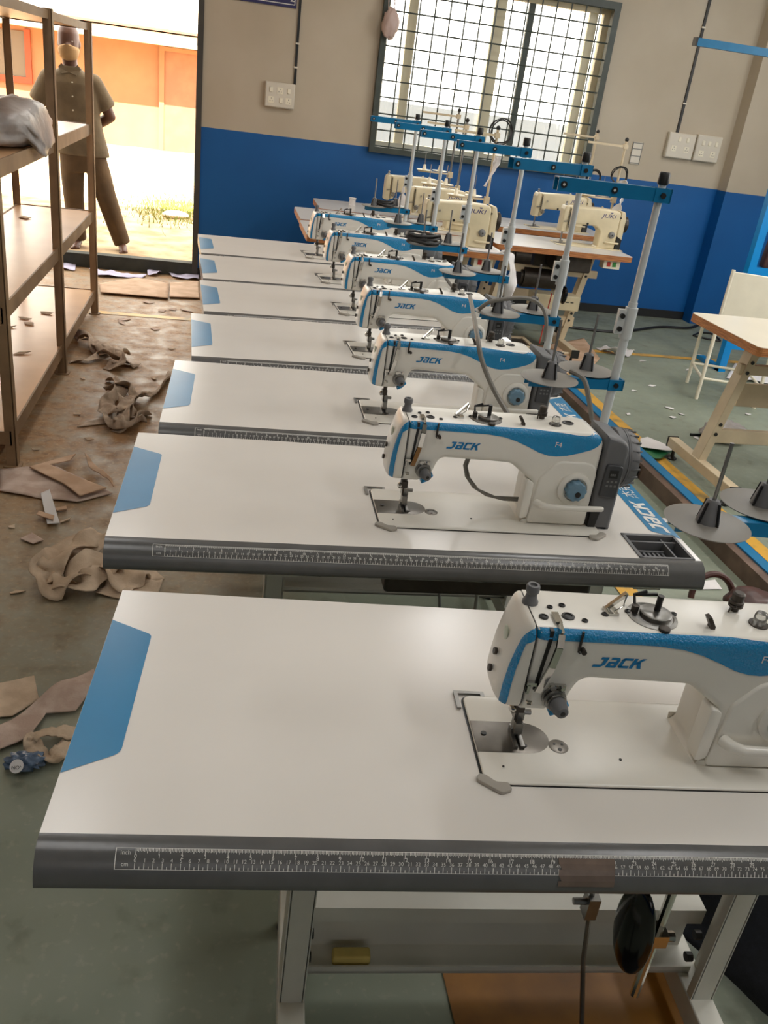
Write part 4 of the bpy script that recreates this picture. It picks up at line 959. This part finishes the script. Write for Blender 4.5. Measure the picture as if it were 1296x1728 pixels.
b = MB(); b.box(-.045, .045, -.010, 0, -.085, .085); b.build('plate', SWITCH, nt_, smooth=0)
b = MB()
for z in (-.08, -.025, .03, .075): b.box(-.043, .043, -.012, -.0095, z, z+.006)
b.box(-.045, -.040, -.012, -.0095, -.085, .085); b.box(.040, .045, -.012, -.0095, -.085, .085)
b.build('frame', MGRY, nt_, smooth=0)
pb = blob('plastic_bag', (1.19, YW-.10, 2.0), (.062, .045, .10), PINK, 'pink plastic bag hanging on the window grille', 'bag', .18, 6, 9, 28)
b = MB(); b.tube([(1.165, YW-.10, 2.08), (1.16, YW-.08, 2.16), (1.185, YW-.06, 2.20), (1.21, YW-.08, 2.15), (1.205, YW-.10, 2.08)], .004, 6); b.build('bag_handle', PINK, pb)
# overhead blue tube on a post right of the frame
hr = thing('hanging_rail', 'blue square steel tube reaching in at the right frame edge near the top', 'rail', (0, 0, 0))
b = MB(); b.box(2.25, 4.05, 4.485, 4.52, 1.93, 1.965); rl = b.build('rail', BARM, hr, smooth=0)
b = MB(); b.box(2.246, 2.256, 4.484, 4.521, 1.929, 1.966); b.build('end_plug', BLK, rl)
b = MB(); b.box(4.0, 4.05, 4.48, 4.53, .01, 1.93); b.build('post', BARM, hr, smooth=0)
b = MB(); b.box(3.85, 4.2, 4.3, 4.7, 0, .012); b.build('base', BARM, hr, smooth=0)

# ------------------------------------------------------------------ chair, stool and rack at the right
ch = thing('metal_chair', 'cream metal chair with its flat backrest turned to the camera, behind the orange edged table', 'chair', (3.09, 4.95, 0), -.32)
for x, y, z1, nm in ((0, 0, .83, 'rear_leg'), (.37, 0, .83, 'rear_leg'), (.0, .38, .45, 'front_leg'), (.37, .38, .45, 'front_leg')):
    b = MB(); b.cyl((x, y, 0), (x, y, z1), .012, n=12); b.build('leg', CREAM2, ch)
b = MB(); b.box(.005, .365, -.010, .010, .55, .82); b.build('backrest', CREAM2, ch, bevel=.004)
b = MB(); b.box(-.012, .382, -.012, .40, .44, .46); b.build('seat', CREAM2, ch, bevel=.004)
for p0, p1 in (((0, 0, .14), (.37, 0, .14)), ((0, .38, .14), (.37, .38, .14)), ((0, 0, .14), (0, .38, .14)), ((.37, 0, .14), (.37, .38, .14))):
    b = MB(); b.cyl(p0, p1, .009, n=10); b.build('stretcher', CREAM2, ch)
fr = thing('steel_rack', 'bright blue steel frame rack at the right edge behind the cream chair', 'rack', (3.665, 5.68, 0))
for x in (0, .9):
    b = MB(); b.box(x-.028, x+.028, -.028, .028, 0, 1.85); po = b.build('post', SKYB, fr, smooth=0)
    b = MB(); b.box(x-.028, x+.028, -.03, .30, 0, .03); b.build('foot', SKYB, po, smooth=0)
for z in (.20, .73, 1.03, 1.82):
    b = MB(); b.box(-.02, .92, -.02, .02, z-.03, z+.03); b.build('rail', SKYB, fr, smooth=0)
b = MB(); b.lathe([(.04, 0), (.055, .01), (.055, .05), (.04, .06)], (.12, -.02, 1.03), (0, -1, 0), 24); b.lathe([(.02, .06), (.02, .066)], (.12, -.02, 1.03), (0, -1, 0), 16, 1); b.build('roller', [BLK, SWITCH], fr)
b = MB(); b.rprism(fillet([(.08, .74, .05), (.40, .74, .05), (.40, 1.06, .10), (.10, 1.06, .06)]), -.015, .05, .02, 3); b.build('dark_pad', LEATH, fr)
# ------------------------------------------------------------------ the man at the door
def rings(mb, rows, n=24):
    """horizontal elliptical sections (cx, cy, z, rx, ry)"""
    v = []; fs = []
    for cx, cy, z, rx, ry in rows:
        for k in range(n): q = 2*PI*k/n; c_, s_ = math.cos(q), math.sin(q); e = .85; v.append((cx+rx*math.copysign(abs(c_)**e, c_), cy+ry*math.copysign(abs(s_)**e, s_), z))
    for i in range(len(rows)-1):
        for k in range(n): fs.append((i*n+k, i*n+(k+1) % n, (i+1)*n+(k+1) % n, (i+1)*n+k))
    fs.append(tuple(range(n-1, -1, -1))); L = (len(rows)-1)*n; fs.append(tuple(range(L, L+n)))
    return mb.add(v, fs)
def fuse(o, vox=.009, it=4):
    m_ = o.modifiers.new('fuse', 'REMESH'); m_.mode = 'VOXEL'; m_.voxel_size = vox; m_.use_smooth_shade = True
    s_ = o.modifiers.new('relax', 'SMOOTH'); s_.factor = .5; s_.iterations = it; return o
man = thing('person', 'person in khaki shirt and trousers wearing a beige face mask, standing in the doorway', 'person', (-1.055, 7.95, .034))
X0 = -1.05; 
def px_(x): return x-X0
hx = px_(-1.20)
b = MB()
rings(b, [(hx+.01, .01, 1.36, .060, .060), (hx+.005, 0, 1.42, .056, .060), (hx, -.005, 1.455, .060, .075), (hx+.002, -.015, 1.49, .069, .090), (hx, -.008, 1.53, .076, .100), (hx, 0, 1.58, .079, .104), (hx, .004, 1.62, .078, .100), (hx, .006, 1.655, .064, .082), (hx, .008, 1.678, .040, .052), (hx, .008, 1.687, .012, .016)])
b.sphere((hx+.012, -.108, 1.530), .016, (.9, 1.1, 1.5)); b.sphere((hx-.024, -.085, 1.560), .022, (1.2, .7, .5)); b.sphere((hx+.034, -.083, 1.560), .022, (1.2, .7, .5))
for s in (-1, 1): b.sphere((hx+s*.080, .012, 1.545), .028, (.35, .7, 1.1))
rings(b, [(px_(-1.13), 0, .80, .14, .10), (px_(-1.16), 0, 1.0, .15, .10), (px_(-1.18), 0, 1.2, .165, .105), (hx+.01, 0, 1.32, .14, .085), (hx+.01, 0, 1.38, .062, .060)])
for s in (-1, 1):
    sh = Vector((hx+.01+s*.175, .005, 1.295)); el = Vector((hx+.01+s*.285, .075, 1.055)); wr = Vector((hx+.04+s*.07, .175, .93))
    b.tube([sh, sh.lerp(el, .5), el], [.058, .050, .043], 14); b.sphere(el, .044); b.tube([el, el.lerp(wr, .4), wr], [.044, .042, .029], 14); b.sphere(sh, .06)
    pm = wr+Vector((-s*.05, .015, -.03)); b.sphere((wr+pm)/2, .045, (1, .5, .75))
    for k in range(4):
        a0 = pm+Vector((-s*.02, .0, .030-.018*k)); d_ = Vector((-s*.03, .004, -.006*k)); b.tube([a0, a0+d_, a0+d_*1.5+Vector((0, -.008, -.012)), a0+d_*(1.8+.2*(k in (1, 2)))+Vector((0, -.012, -.022))], [.0095, .009, .008, .0065], 8)
    b.tube([wr+Vector((-s*.01, -.01, .02)), wr+Vector((-s*.035, -.014, .045)), wr+Vector((-s*.06, -.012, .05))], [.012, .010, .008], 8)
legs = (((-1.205, 0, .78), (-1.20, -.01, .43), (-1.18, .02, .06)), ((-1.045, 0, .78), (-.935, -.015, .43), (-.815, .02, .06)))
for i, (h_, k_, a_) in enumerate(legs):
    H_, K_, A_ = [Vector((px_(p[0]), p[1], p[2])) for p in (h_, k_, a_)]
    b.tube([H_, H_.lerp(K_, .5), K_, K_.lerp(A_, .35), A_], [.085, .072, .055, .055, .036], 16); b.sphere(H_, .085)
    td = Vector((.15 if i else -.01, -.85, 0)).normalized()
    b.tube([A_+Vector((0, .045, -.025)), A_+td*.04+Vector((0, 0, -.020)), A_+td*.11+Vector((0, 0, -.035)), A_+td*.165+Vector((0, 0, -.043))], [.030, .036, .034, .018], 12)
    sd = Vector((td.y, -td.x, 0))
    for k in range(5): q = A_+td*(.165-.008*k)+sd*(.030-.015*k)*(1 if i else 1)+Vector((0, 0, -.045)); b.sphere(q, .013-.001*k, (1, 1.3, .8))
fuse(b.build('body', SKIN, man, smooth=80), .008, 3)
b = MB()
for s in (-1, 1): b.sphere((hx+.005+s*.029, -.091, 1.562), .0115, (1.2, .6, .75))
b.build('eye', mat('eye white', S(190, 182, 170), 0.3), man)
b = MB(); rings(b, [(hx+.002, 0, 1.425, .030, .060), (hx+.003, -.026, 1.445, .062, .082), (hx+.003, -.026, 1.475, .074, .096), (hx+.003, -.022, 1.505, .080, .104), (hx+.004, -.020, 1.528, .070, .112), (hx+.005, -.020, 1.540, .030, .116)], 28)
b.v = [(x, min(y, .01), z) for x, y, z in b.v]; mk = b.build('face_mask', MASK, man, smooth=80)
b = MB()
for s in (-1, 1): b.tube([(hx+s*.078, -.01, 1.52), (hx+s*.084, .02, 1.56)], .002, 6); b.tube([(hx+s*.078, -.01, 1.46), (hx+s*.084, .03, 1.52)], .002, 6)
b.build('ear_loop', MASK, mk)
b = MB()
rings(b, [(px_(-1.11), 0, .745, .205, .128), (px_(-1.115), 0, .80, .200, .130), (px_(-1.14), 0, .93, .188, .122), (px_(-1.16), 0, 1.05, .185, .120), (px_(-1.175), 0, 1.18, .195, .125), (hx+.01, 0, 1.27, .195, .118), (hx+.01, 0, 1.325, .165, .098), (hx+.01, 0, 1.365, .095, .078), (hx+.01, .005, 1.392, .070, .070)], 32)
for s in (-1, 1):
    sh = Vector((hx+.01+s*.165, .005, 1.280)); el = Vector((hx+.01+s*.258, .050, 1.115)); b.tube([sh, sh.lerp(el, .5), el], [.080, .080, .083], 16); b.sphere(sh, .080)
sh_ = fuse(b.build('shirt', SHIRT, man, smooth=80), .010, 3)
b = MB()
for s in (-1, 1): b.add([(hx+.01, -.088, 1.345), (hx+.01+s*.055, -.098, 1.330), (hx+.01+s*.085, -.06, 1.375), (hx+.01+s*.060, -.055, 1.405)], [(0, 1, 2, 3)])
b.build('collar', SHIRT, sh_, solid=.006, smooth=0)
b = MB()
for z in (1.28, 1.18, 1.08, .98, .88): b.cyl((px_(-1.165-(.9-z)*0), -.132, z), (px_(-1.165), -.120, z), .006, n=8)
b.build('button', CREAM2, sh_)
b = MB()
rings(b, [(px_(-1.12), 0, .62, .165, .115), (px_(-1.12), 0, .72, .175, .120), (px_(-1.12), 0, .84, .165, .112)], 28)
for i, (h_, k_, a_) in enumerate(legs):
    H_, K_, A_ = [Vector((px_(p[0]), p[1], p[2])) for p in (h_, k_, a_)]
    b.tube([H_, H_.lerp(K_, .5), K_, K_.lerp(A_, .5), A_+Vector((0, .005, .0))], [.098, .094, .082, .076, .070], 18); b.sphere(H_, .095)
fuse(b.build('trousers', TROUS, man, smooth=80), .010, 3)

# ------------------------------------------------------------------ offcuts and litter
import bmesh
def sheet(name, poly, m, lab, cat, amp=.012, fr=7, z=.004, thick=.003, group=None, seed=0, cuts=6, lift=None):
    """thin sheet on the floor; poly = plan points; gentle folds"""
    bm = bmesh.new(); bm.faces.new([bm.verts.new((p[0], p[1], 0)) for p in poly])
    bmesh.ops.triangulate(bm, faces=bm.faces[:]); 
    for _ in range(2): bmesh.ops.subdivide_edges(bm, edges=bm.edges[:], cuts=cuts//2, use_grid_fill=True)
    for v in bm.verts:
        h = noise.noise(Vector((v.co.x*fr, v.co.y*fr, seed)))*.5+.5; v.co.z = z+amp*max(0, h)**1.5+(lift(v.co.x, v.co.y) if lift else 0)
    me = bpy.data.meshes.new(name); bm.to_mesh(me); bm.free(); me.materials.append(m)
    me.polygons.foreach_set('use_smooth', [True]*len(me.polygons))
    o = bpy.data.objects.new(name, me); COL.objects.link(o)
    q = o.modifiers.new('thickness', 'SOLIDIFY'); q.thickness = thick; q.offset = 1
    return tag(o, lab, cat, group)
def P2(*px): return [tuple(at(x, y, 0))[:2] for x, y in px]
def catmull(pts, k=8):
    pts = [Vector(p) for p in pts]; out = []
    for i in range(len(pts)-1):
        p0, p1, p2, p3 = pts[max(i-1, 0)], pts[i], pts[i+1], pts[min(i+2, len(pts)-1)]
        for j in range(k):
            t = j/k; out.append(.5*((2*p1)+(p2-p0)*t+(2*p0-5*p1+4*p2-p3)*t*t+(3*p1-p0-3*p2+p3)*t**3))
    out.append(pts[-1]); return out
def ribbon_into(mb, path, width, roll=.8, seed=0, n=6, zmin=.004, amp=.012, m=0):
    L = catmull(path, 8); v = []; fs = []; rg = random.Random(seed)
    for i, p in enumerate(L):
        t = (L[min(i+1, len(L)-1)]-L[max(i-1, 0)]).normalized(); side = t.cross(Vector((0, 0, 1)))
        if side.length < .05: side = Vector((1, 0, 0))
        side.normalize(); up = side.cross(t); a = roll*noise.noise(Vector((i*.13, seed*3.1, 0)))*2.2
        sd = side*math.cos(a)+up*math.sin(a); w_ = width*(1+.25*noise.noise(Vector((i*.2, seed, 5))))
        for j in range(n+1):
            u = j/n-.5; q = p+sd*(u*w_)+up*(amp*noise.noise(Vector((i*.35, j*.9, seed)))); q.z = max(q.z, zmin+.001*(j % 2)); v.append(q)
    for i in range(len(L)-1):
        for j in range(n): fs.append((i*(n+1)+j, (i+1)*(n+1)+j, (i+1)*(n+1)+j+1, i*(n+1)+j+1))
    return mb.add(v, fs, m)
def cloth(name, strips, m, lab, cat='fabric', thick=.003):
    b = MB()
    for k, (path, w_, roll) in enumerate(strips): ribbon_into(b, path, w_, roll, k+len(lab))
    return tag(b.build(name, m, smooth=80, solid=thick), lab, cat)
A = lambda x, y, h=0.0: tuple(at(x, y, h))
sheet('cardboard_sheet', P2((0, 795), (90, 788), (190, 835), (130, 850), (60, 842), (0, 832)), CLOTHP, 'pale brown paper sheet lying below the rack post foot', 'paper', .015, 9, seed=1)
sheet('cardboard_offcut', P2((50, 796), (128, 775), (118, 786), (84, 792), (140, 818), (180, 832), (135, 846), (108, 825)), CARD, 'L shaped cardboard offcut on the brown paper sheet left of the white tables', 'cardboard', .006, 5, .022, .004, seed=2)
sheet('cardboard_offcut', P2((143, 776), (150, 800), (182, 822), (192, 834), (190, 824), (160, 795)), CARD, 'narrow curled cardboard strip at the right end of the L shaped offcut', 'cardboard', .025, 14, .024, .003, seed=3)
sheet('card_strip', P2((69, 838), (84, 832), (101, 888), (80, 890)), PAPER, 'white and silver card strip lying below the brown paper sheet', 'card', .004, 9, .014, .003, seed=4)
sheet('wood_sliver', P2((62, 878), (66, 872), (92, 880), (90, 887)), CARD, 'small brown sliver crossing the white card strip', 'strip', .003, 9, .024, .004)
sheet('wood_sliver', P2((93, 862), (112, 858), (113, 863), (96, 866)), CARD, 'short pale stick right of the white card strip', 'strip', .003, 9, .012, .006)
sheet('fabric_square', P2((34, 912), (54, 902), (74, 914), (56, 921)), CLOTHP, 'small pinkish square offcut on the floor left of the second table', 'fabric', .006, 9, .006, seed=6)
cloth('fabric_bundle', [([A(268, 1000), A(215, 985, .02), A(170, 950, .05), A(120, 972, .06), A(85, 990, .03), A(74, 962, .06), A(110, 935, .07), A(172, 905, .04)], .10, .9), ([A(262, 965), A(230, 960, .04), A(205, 985, .02), A(190, 1010, .0)], .12, .7), ([A(90, 985, .01), A(140, 985, .05), A(180, 960, .04), A(215, 975, 0)], .08, 1.0), ([A(172, 900, .06), A(130, 920, .08), A(90, 950, .08), A(80, 980, .02)], .08, 1.2)], CLOTH, 'twisted bundle of beige fabric strips beside the second table corner')
cloth('fabric_heap', [([A(245, 700), A(215, 712, .05), A(182, 705, .04), A(180, 680, .06), A(205, 655, .05), A(188, 640, .01)], .07, 1.4), ([A(200, 725), A(205, 705, .06), A(215, 680, .07), A(240, 665, .03)], .08, 1.2), ([A(175, 690, .02), A(200, 690, .08), A(228, 668, .05), A(262, 660, .02), A(292, 628, .01)], .05, 1.1), ([A(185, 660), A(215, 650, .06), A(230, 668, .05), A(205, 690, .03)], .08, 1.5), ([A(240, 712), A(222, 698, .05), A(205, 668, .08)], .06, 1.2)], CLOTHG, 'crumpled heap of grey brown fabric strips in the aisle left of the third table')
cloth('fabric_heap', [([A(122, 566), A(150, 570, .05), A(165, 588, .04), A(190, 600, .04), A(232, 618, .01)], .08, 1.3), ([A(118, 612), A(150, 606, .02), A(190, 592, .03), A(212, 596, .03)], .05, .9), ([A(178, 620), A(200, 612, .04), A(206, 594, .05)], .09, 1.3), ([A(150, 572, .03), A(172, 582, .06), A(182, 598, .04)], .09, 1.4)], CLOTHG, 'crumpled fabric heap in the aisle by the middle rack post')
sheet('wood_sliver', P2((130, 722), (150, 712), (182, 706), (180, 716), (150, 720)), CLOTHG, 'thin pointed offcut left of the grey brown fabric heap', 'strip', .006, 9, .004)
sheet('paper_sheet', P2((-25, 1160), (58, 1145), (66, 1182), (20, 1212), (-25, 1216)), CLOTH, 'square beige sheet at the left frame edge beside the nearest table', 'paper', .01, 8, seed=9)
sheet('fabric_strip', P2((-60, 1275), (20, 1222), (100, 1168), (158, 1136), (170, 1160), (128, 1205), (78, 1212), (52, 1252), (14, 1266), (-40, 1290)), CLOTHP, 'long pale fabric strip crossing the floor to the nearest table', 'fabric', .035, 9, .006, .003, seed=11)
cloth('ribbon_curl', [([A(128, 1236, .01), A(95, 1234, .03), A(62, 1240, .04), A(52, 1252, .03), A(66, 1268, .02), A(84, 1278, .02), A(104, 1266, .02), A(118, 1250, .01)], .040, .5)], CLOTH, 'curled beige ribbon beside the corner of the nearest table', 'ribbon')
wr = blob('foil_wrapper', tuple(at(44, 1284, .02)), (.042, .028, .018), BLUP, 'crumpled blue foil wrapper with a round badge on the floor at left', 'wrapper', .5, 7, 5, 30, .003)
p = at(28, 1291, .046); b = MB(); b.lathe([(.016, 0), (.016, .0015)], (p.x, p.y, .042), (-.2, -.6, .8), 20); write(b, 'NOY', (p.x-.011, p.y-.008, .0405), (1, 0, 0), (0, .8, .6), .008, 1, 0); b.build('badge', [PAPER, BLK], wr)
# at the doorway
sheet('cardboard_sheet', P2((168, 482), (170, 497), (284, 507), (286, 482), (232, 472)), CARD, 'flat cardboard sheet on the floor before the doorway, left piece', 'cardboard', .006, 3, .012, .004, seed=12)
sheet('cardboard_sheet', P2((287, 480), (286, 504), (337, 506), (335, 478)), CARD, 'flat cardboard sheet before the doorway beside the white table ends', 'cardboard', .004, 3, .010, .004, seed=13)
for k, (pl, lab) in enumerate(((((150, 456), (172, 458), (205, 464), (248, 466), (240, 471), (165, 468)), 'long lilac paper along the door sill behind the rack post'), (((248, 458), (262, 456), (273, 463), (262, 467), (249, 466)), 'folded lilac paper standing by the door sill'), (((284, 463), (295, 462), (336, 468), (336, 474), (296, 471)), 'lilac paper strip by the door jamb'), (((68, 447), (86, 446), (84, 456), (64, 458)), 'white paper by the sill left of the middle rack post'), (((103, 443), (128, 447), (127, 458), (105, 456)), 'white paper by the sill between two rack posts'))):
    sheet('paper_scrap', P2(*pl), LILAC, lab, 'paper', .05 if k == 1 else .03, 14, .004, .002, seed=20+k)
chips('paper_scrap', [tuple(at(x, y))[:2] for x, y in ((272, 525), (292, 523), (315, 525), (250, 511), (210, 540), (262, 556), (205, 545))], .0, CLOTHP, 'small pale scrap on the floor before the doorway', 'scrap', 'scraps before the doorway', (.03, .06), 8)
chips('paper_scrap', [tuple(at(x, y))[:2] for x, y in ((140, 640), (215, 700), (235, 745), (60, 760), (150, 742), (290, 590), (260, 640), (20, 890), (130, 700), (30, 1000), (110, 880))], .0, CLOTH, 'small pale scrap on the dusty aisle left of the tables', 'scrap', 'scraps in the left aisle', (.015, .03), 9)
chips('paper_scrap', [tuple(at(x, y))[:2] for x, y in ((1175, 740), (1150, 700), (1130, 690), (1085, 610), (1100, 652), (1160, 625), (1060, 700), (1120, 880), (1262, 700), (1180, 600), (1135, 705), (1070, 660))], .0, PAPER, 'small white paper scrap on the green floor right of the row', 'scrap', 'scraps on the right floor', (.018, .035), 10)
sheet('paper_sheet', P2((1165, 985), (1206, 980), (1218, 996), (1175, 996)), PAPER, 'white paper sheet on the floor at the right end of the second table', 'paper', .004, 9, .004, .002, seed=31)
pk = sheet('food_packet', P2((1078, 750), (1090, 748), (1134, 766), (1112, 779), (1080, 778)), GREENP, 'crumpled green and white printed packet on the yellow line', 'packet', .03, 16, .006, .002, seed=32)
b = MB(); q = P2((1078, 750), (1090, 747), (1135, 766), (1128, 771), (1078, 764)); b.add([(x, y, .034) for x, y in q], [tuple(range(5))]); b.build('white_flap', PAPER, pk, solid=.002, smooth=0)
sheet('cardboard_sheet', P2((880, 590), (985, 572), (1012, 606), (990, 630), (900, 632)), CARD, 'brown cardboard mat on the floor in front of the right plywood table', 'cardboard', .006, 3, .004, .004, seed=33)
cloth('plastic_wrap', [([A(1012, 588), A(1030, 590, .03), A(1050, 596, .02), A(1062, 590, .01)], .09, 1.0)], PAPER, 'crumpled white plastic wrap by the right plywood table foot', 'plastic')
sheet('paper_sheet', P2((1225, 640), (1300, 650), (1310, 622), (1240, 615)), PAPER, 'white papers spread on the floor under the cream chair', 'paper', .02, 7, .004, .002, seed=34)
blob('plastic_bag', tuple(at(1222, 728, .05)), (.14, .09, .06), POLY, 'white plastic bag on the floor behind the cream slanted leg', 'bag', .3, 6, 12, 30, .003)
blob('leather_bag', tuple(at(1268, 1016, .05)), (.10, .075, .045), LEATH, 'dark brown leather bag on the floor behind the nearest machine', 'bag', .15, 4, 13, 40, .003)
b = MB(); c = at(1203, 1022, .0); b.tube([(c.x+.085*math.cos(a/20*PI), c.y+.02+.03*math.sin(a/20*PI), .02+.085*math.sin(a/20*PI)) for a in range(21)], .012, 10); tag(b.build('bag_strap', LEATH), 'brown looped strap standing beside the leather bag', 'strap')
# dark cloth beyond the right leg of the nearest table
cloth('denim_cloth', [([(1.06, 1.02, .02), (1.13, 1.06, .16), (1.22, 1.10, .30), (1.32, 1.14, .40)], .30, .3), ([(1.20, .98, .02), (1.28, 1.04, .16), (1.36, 1.08, .34)], .26, .3)], DENIM, 'dark blue denim cloth lying beyond the right leg of the nearest table', 'cloth', .012)
# cables
def cable(name, pts, r, m, lab, cat='cable'):
    b = MB(); b.tube(catmull([tuple(p) for p in pts], 8), r, 8); return tag(b.build(name, m), lab, cat)
Y = lambda px, py, y: aty(px, py, y)
cable('power_cable', [Y(793, 500, 2.62), Y(800, 535, 2.30), Y(806, 570, 2.10), Y(813, 607, 2.06), Y(832, 655, 2.05), Y(857, 699, 1.99)], .0065, CABLE, 'grey cable hanging down the face of the third sewing machine')
cable('power_cable', [Y(808, 522, 2.44), Y(832, 508, 2.42), Y(885, 503, 2.42), Y(912, 515, 2.42), Y(922, 540, 2.40), Y(918, 575, 2.40)], .006, CABLE, 'grey cable looping over the spool discs of the third table')
cable('power_cable', [Y(962, 626, 1.86), Y(985, 640, 1.83), Y(993, 670, 1.82), Y(999, 708, 1.85)], .006, CABLE, 'grey cable dropping behind the motor of the second sewing machine')
cable('power_cable', [Y(752, 440, 3.4), Y(745, 452, 3.35), Y(760, 480, 3.2), Y(785, 500, 3.0), Y(793, 505, 2.9)], .006, CABLE, 'grey cable drooping from the fourth table stand')
p = tl(4, .90, .43, TZ+.245); ring_coil('cable_coil', p, .075, 'black cable coiled on the spool tray of the fifth table', CABLK, 'z', 4, .0055)
p = tl(6, .96, .45, TZ+.243); ring_coil('cable_coil', p, .055, 'black cable coiled on the spool tray of the farthest white table', CABLK, 'z', 3, .005)
cable('floor_cable', [A(960, 552, .01), A(1040, 560, .01), A(1110, 552, .01), A(1165, 553, .01), A(1190, 540, .01), A(1205, 535, .01)], .012, CABLK, 'black cable along the foot of the blue wall')
cable('floor_cable', [A(1170, 566, .008), A(1180, 562, .008), A(1200, 563, .008), A(1215, 575, .008), A(1195, 572, .008), A(1172, 567, .008)], .008, CABLK, 'small black cable loop on the floor left of the cream chair')
cable('floor_cable', [A(1165, 733, .008), A(1220, 737, .008), A(1296, 745, .008), A(1330, 748, .008)], .008, CABLK, 'dark cable on the floor under the orange edged table')
# small things on the far tables
def spool(x, y, z, r, h, m, lab, cat='spool'):
    b = MB(); b.lathe([(r, 0), (r, h*.1), (r*.85, h*.15), (r*.85, h*.85), (r, h*.9), (r, h), (r*.3, h)], (0, 0, 0), n=20); o = tag(b.build('thread_spool', m), lab, cat); o.location = (x, y, z); return o
p = at(594, 347, TZ); spool(p.x, p.y, TZ, .027, .055, PAPER, 'white thread spool on the farthest left plywood table')
bt = thing('bottle', 'small white plastic bottle beside the farthest left cream machine', 'bottle', (1.28, 6.44, TZ))
b = MB(); b.lathe([(.026, 0), (.028, .01), (.028, .10), (.022, .13), (.010, .145), (.010, .16)], n=18); b.build('body', PAPER, bt)
b = MB(); b.lathe([(.012, .155), (.012, .175), (.004, .20)], n=14); b.build('cap', PAPER, bt)
cloth('fabric_strip', [([(1.665, 5.15, TZ+.012), (1.71, 5.13, TZ+.008), (1.745, 5.11, TZ-.10), (1.735, 5.10, TZ-.28), (1.70, 5.10, TZ-.42)], .07, .5)], PAPER, 'white fabric strip hanging off the plywood table corner behind the row', 'fabric')
sheet('paper_sheet', [(1.46, 5.13), (1.66, 5.12), (1.67, 5.50), (1.52, 5.56)], PAPER, 'white paper lying on the plywood table corner behind the row', 'paper', .004, 5, TZ+.001, .002, seed=40)
q = aty(1036, 345, 6.0); cloth('fabric_strip', [([(q.x+.02, 6.0, q.z+.16), (q.x+.05, 5.99, q.z+.08), (q.x+.03, 5.99, q.z-.02), (q.x-.03, 5.99, q.z-.12)], .08, .7)], PAPER, 'white cloth hung on the stand by the wall notice', 'fabric')
q = aty(826, 292, 5.58); cloth('fabric_strip', [([(q.x+.04, 5.58, q.z+.10), (q.x+.02, 5.57, q.z+.02), (q.x-.02, 5.57, q.z-.08)], .05, .5)], PAPER, 'white cloth hung on the coiled cable stand before the window', 'fabric')
sheet('clear_packet', [(.70, 4.68), (.79, 4.68), (.80, 4.75), (.71, 4.76)], POLY, 'crumpled clear packet on the farthest white table behind its machine', 'packet', .05, 20, TZ+.002, .002, seed=41)
b = MB(); b.box(-.035, .035, -.012, .012, 0, .022); o = tag(b.build('sponge', YPAD, bevel=.004), 'yellow sponge block on the lower beam of the nearest table', 'sponge'); o.location = tl(0, .435, .322, .107); o.rotation_euler = (0, 0, TABLES[0][2])
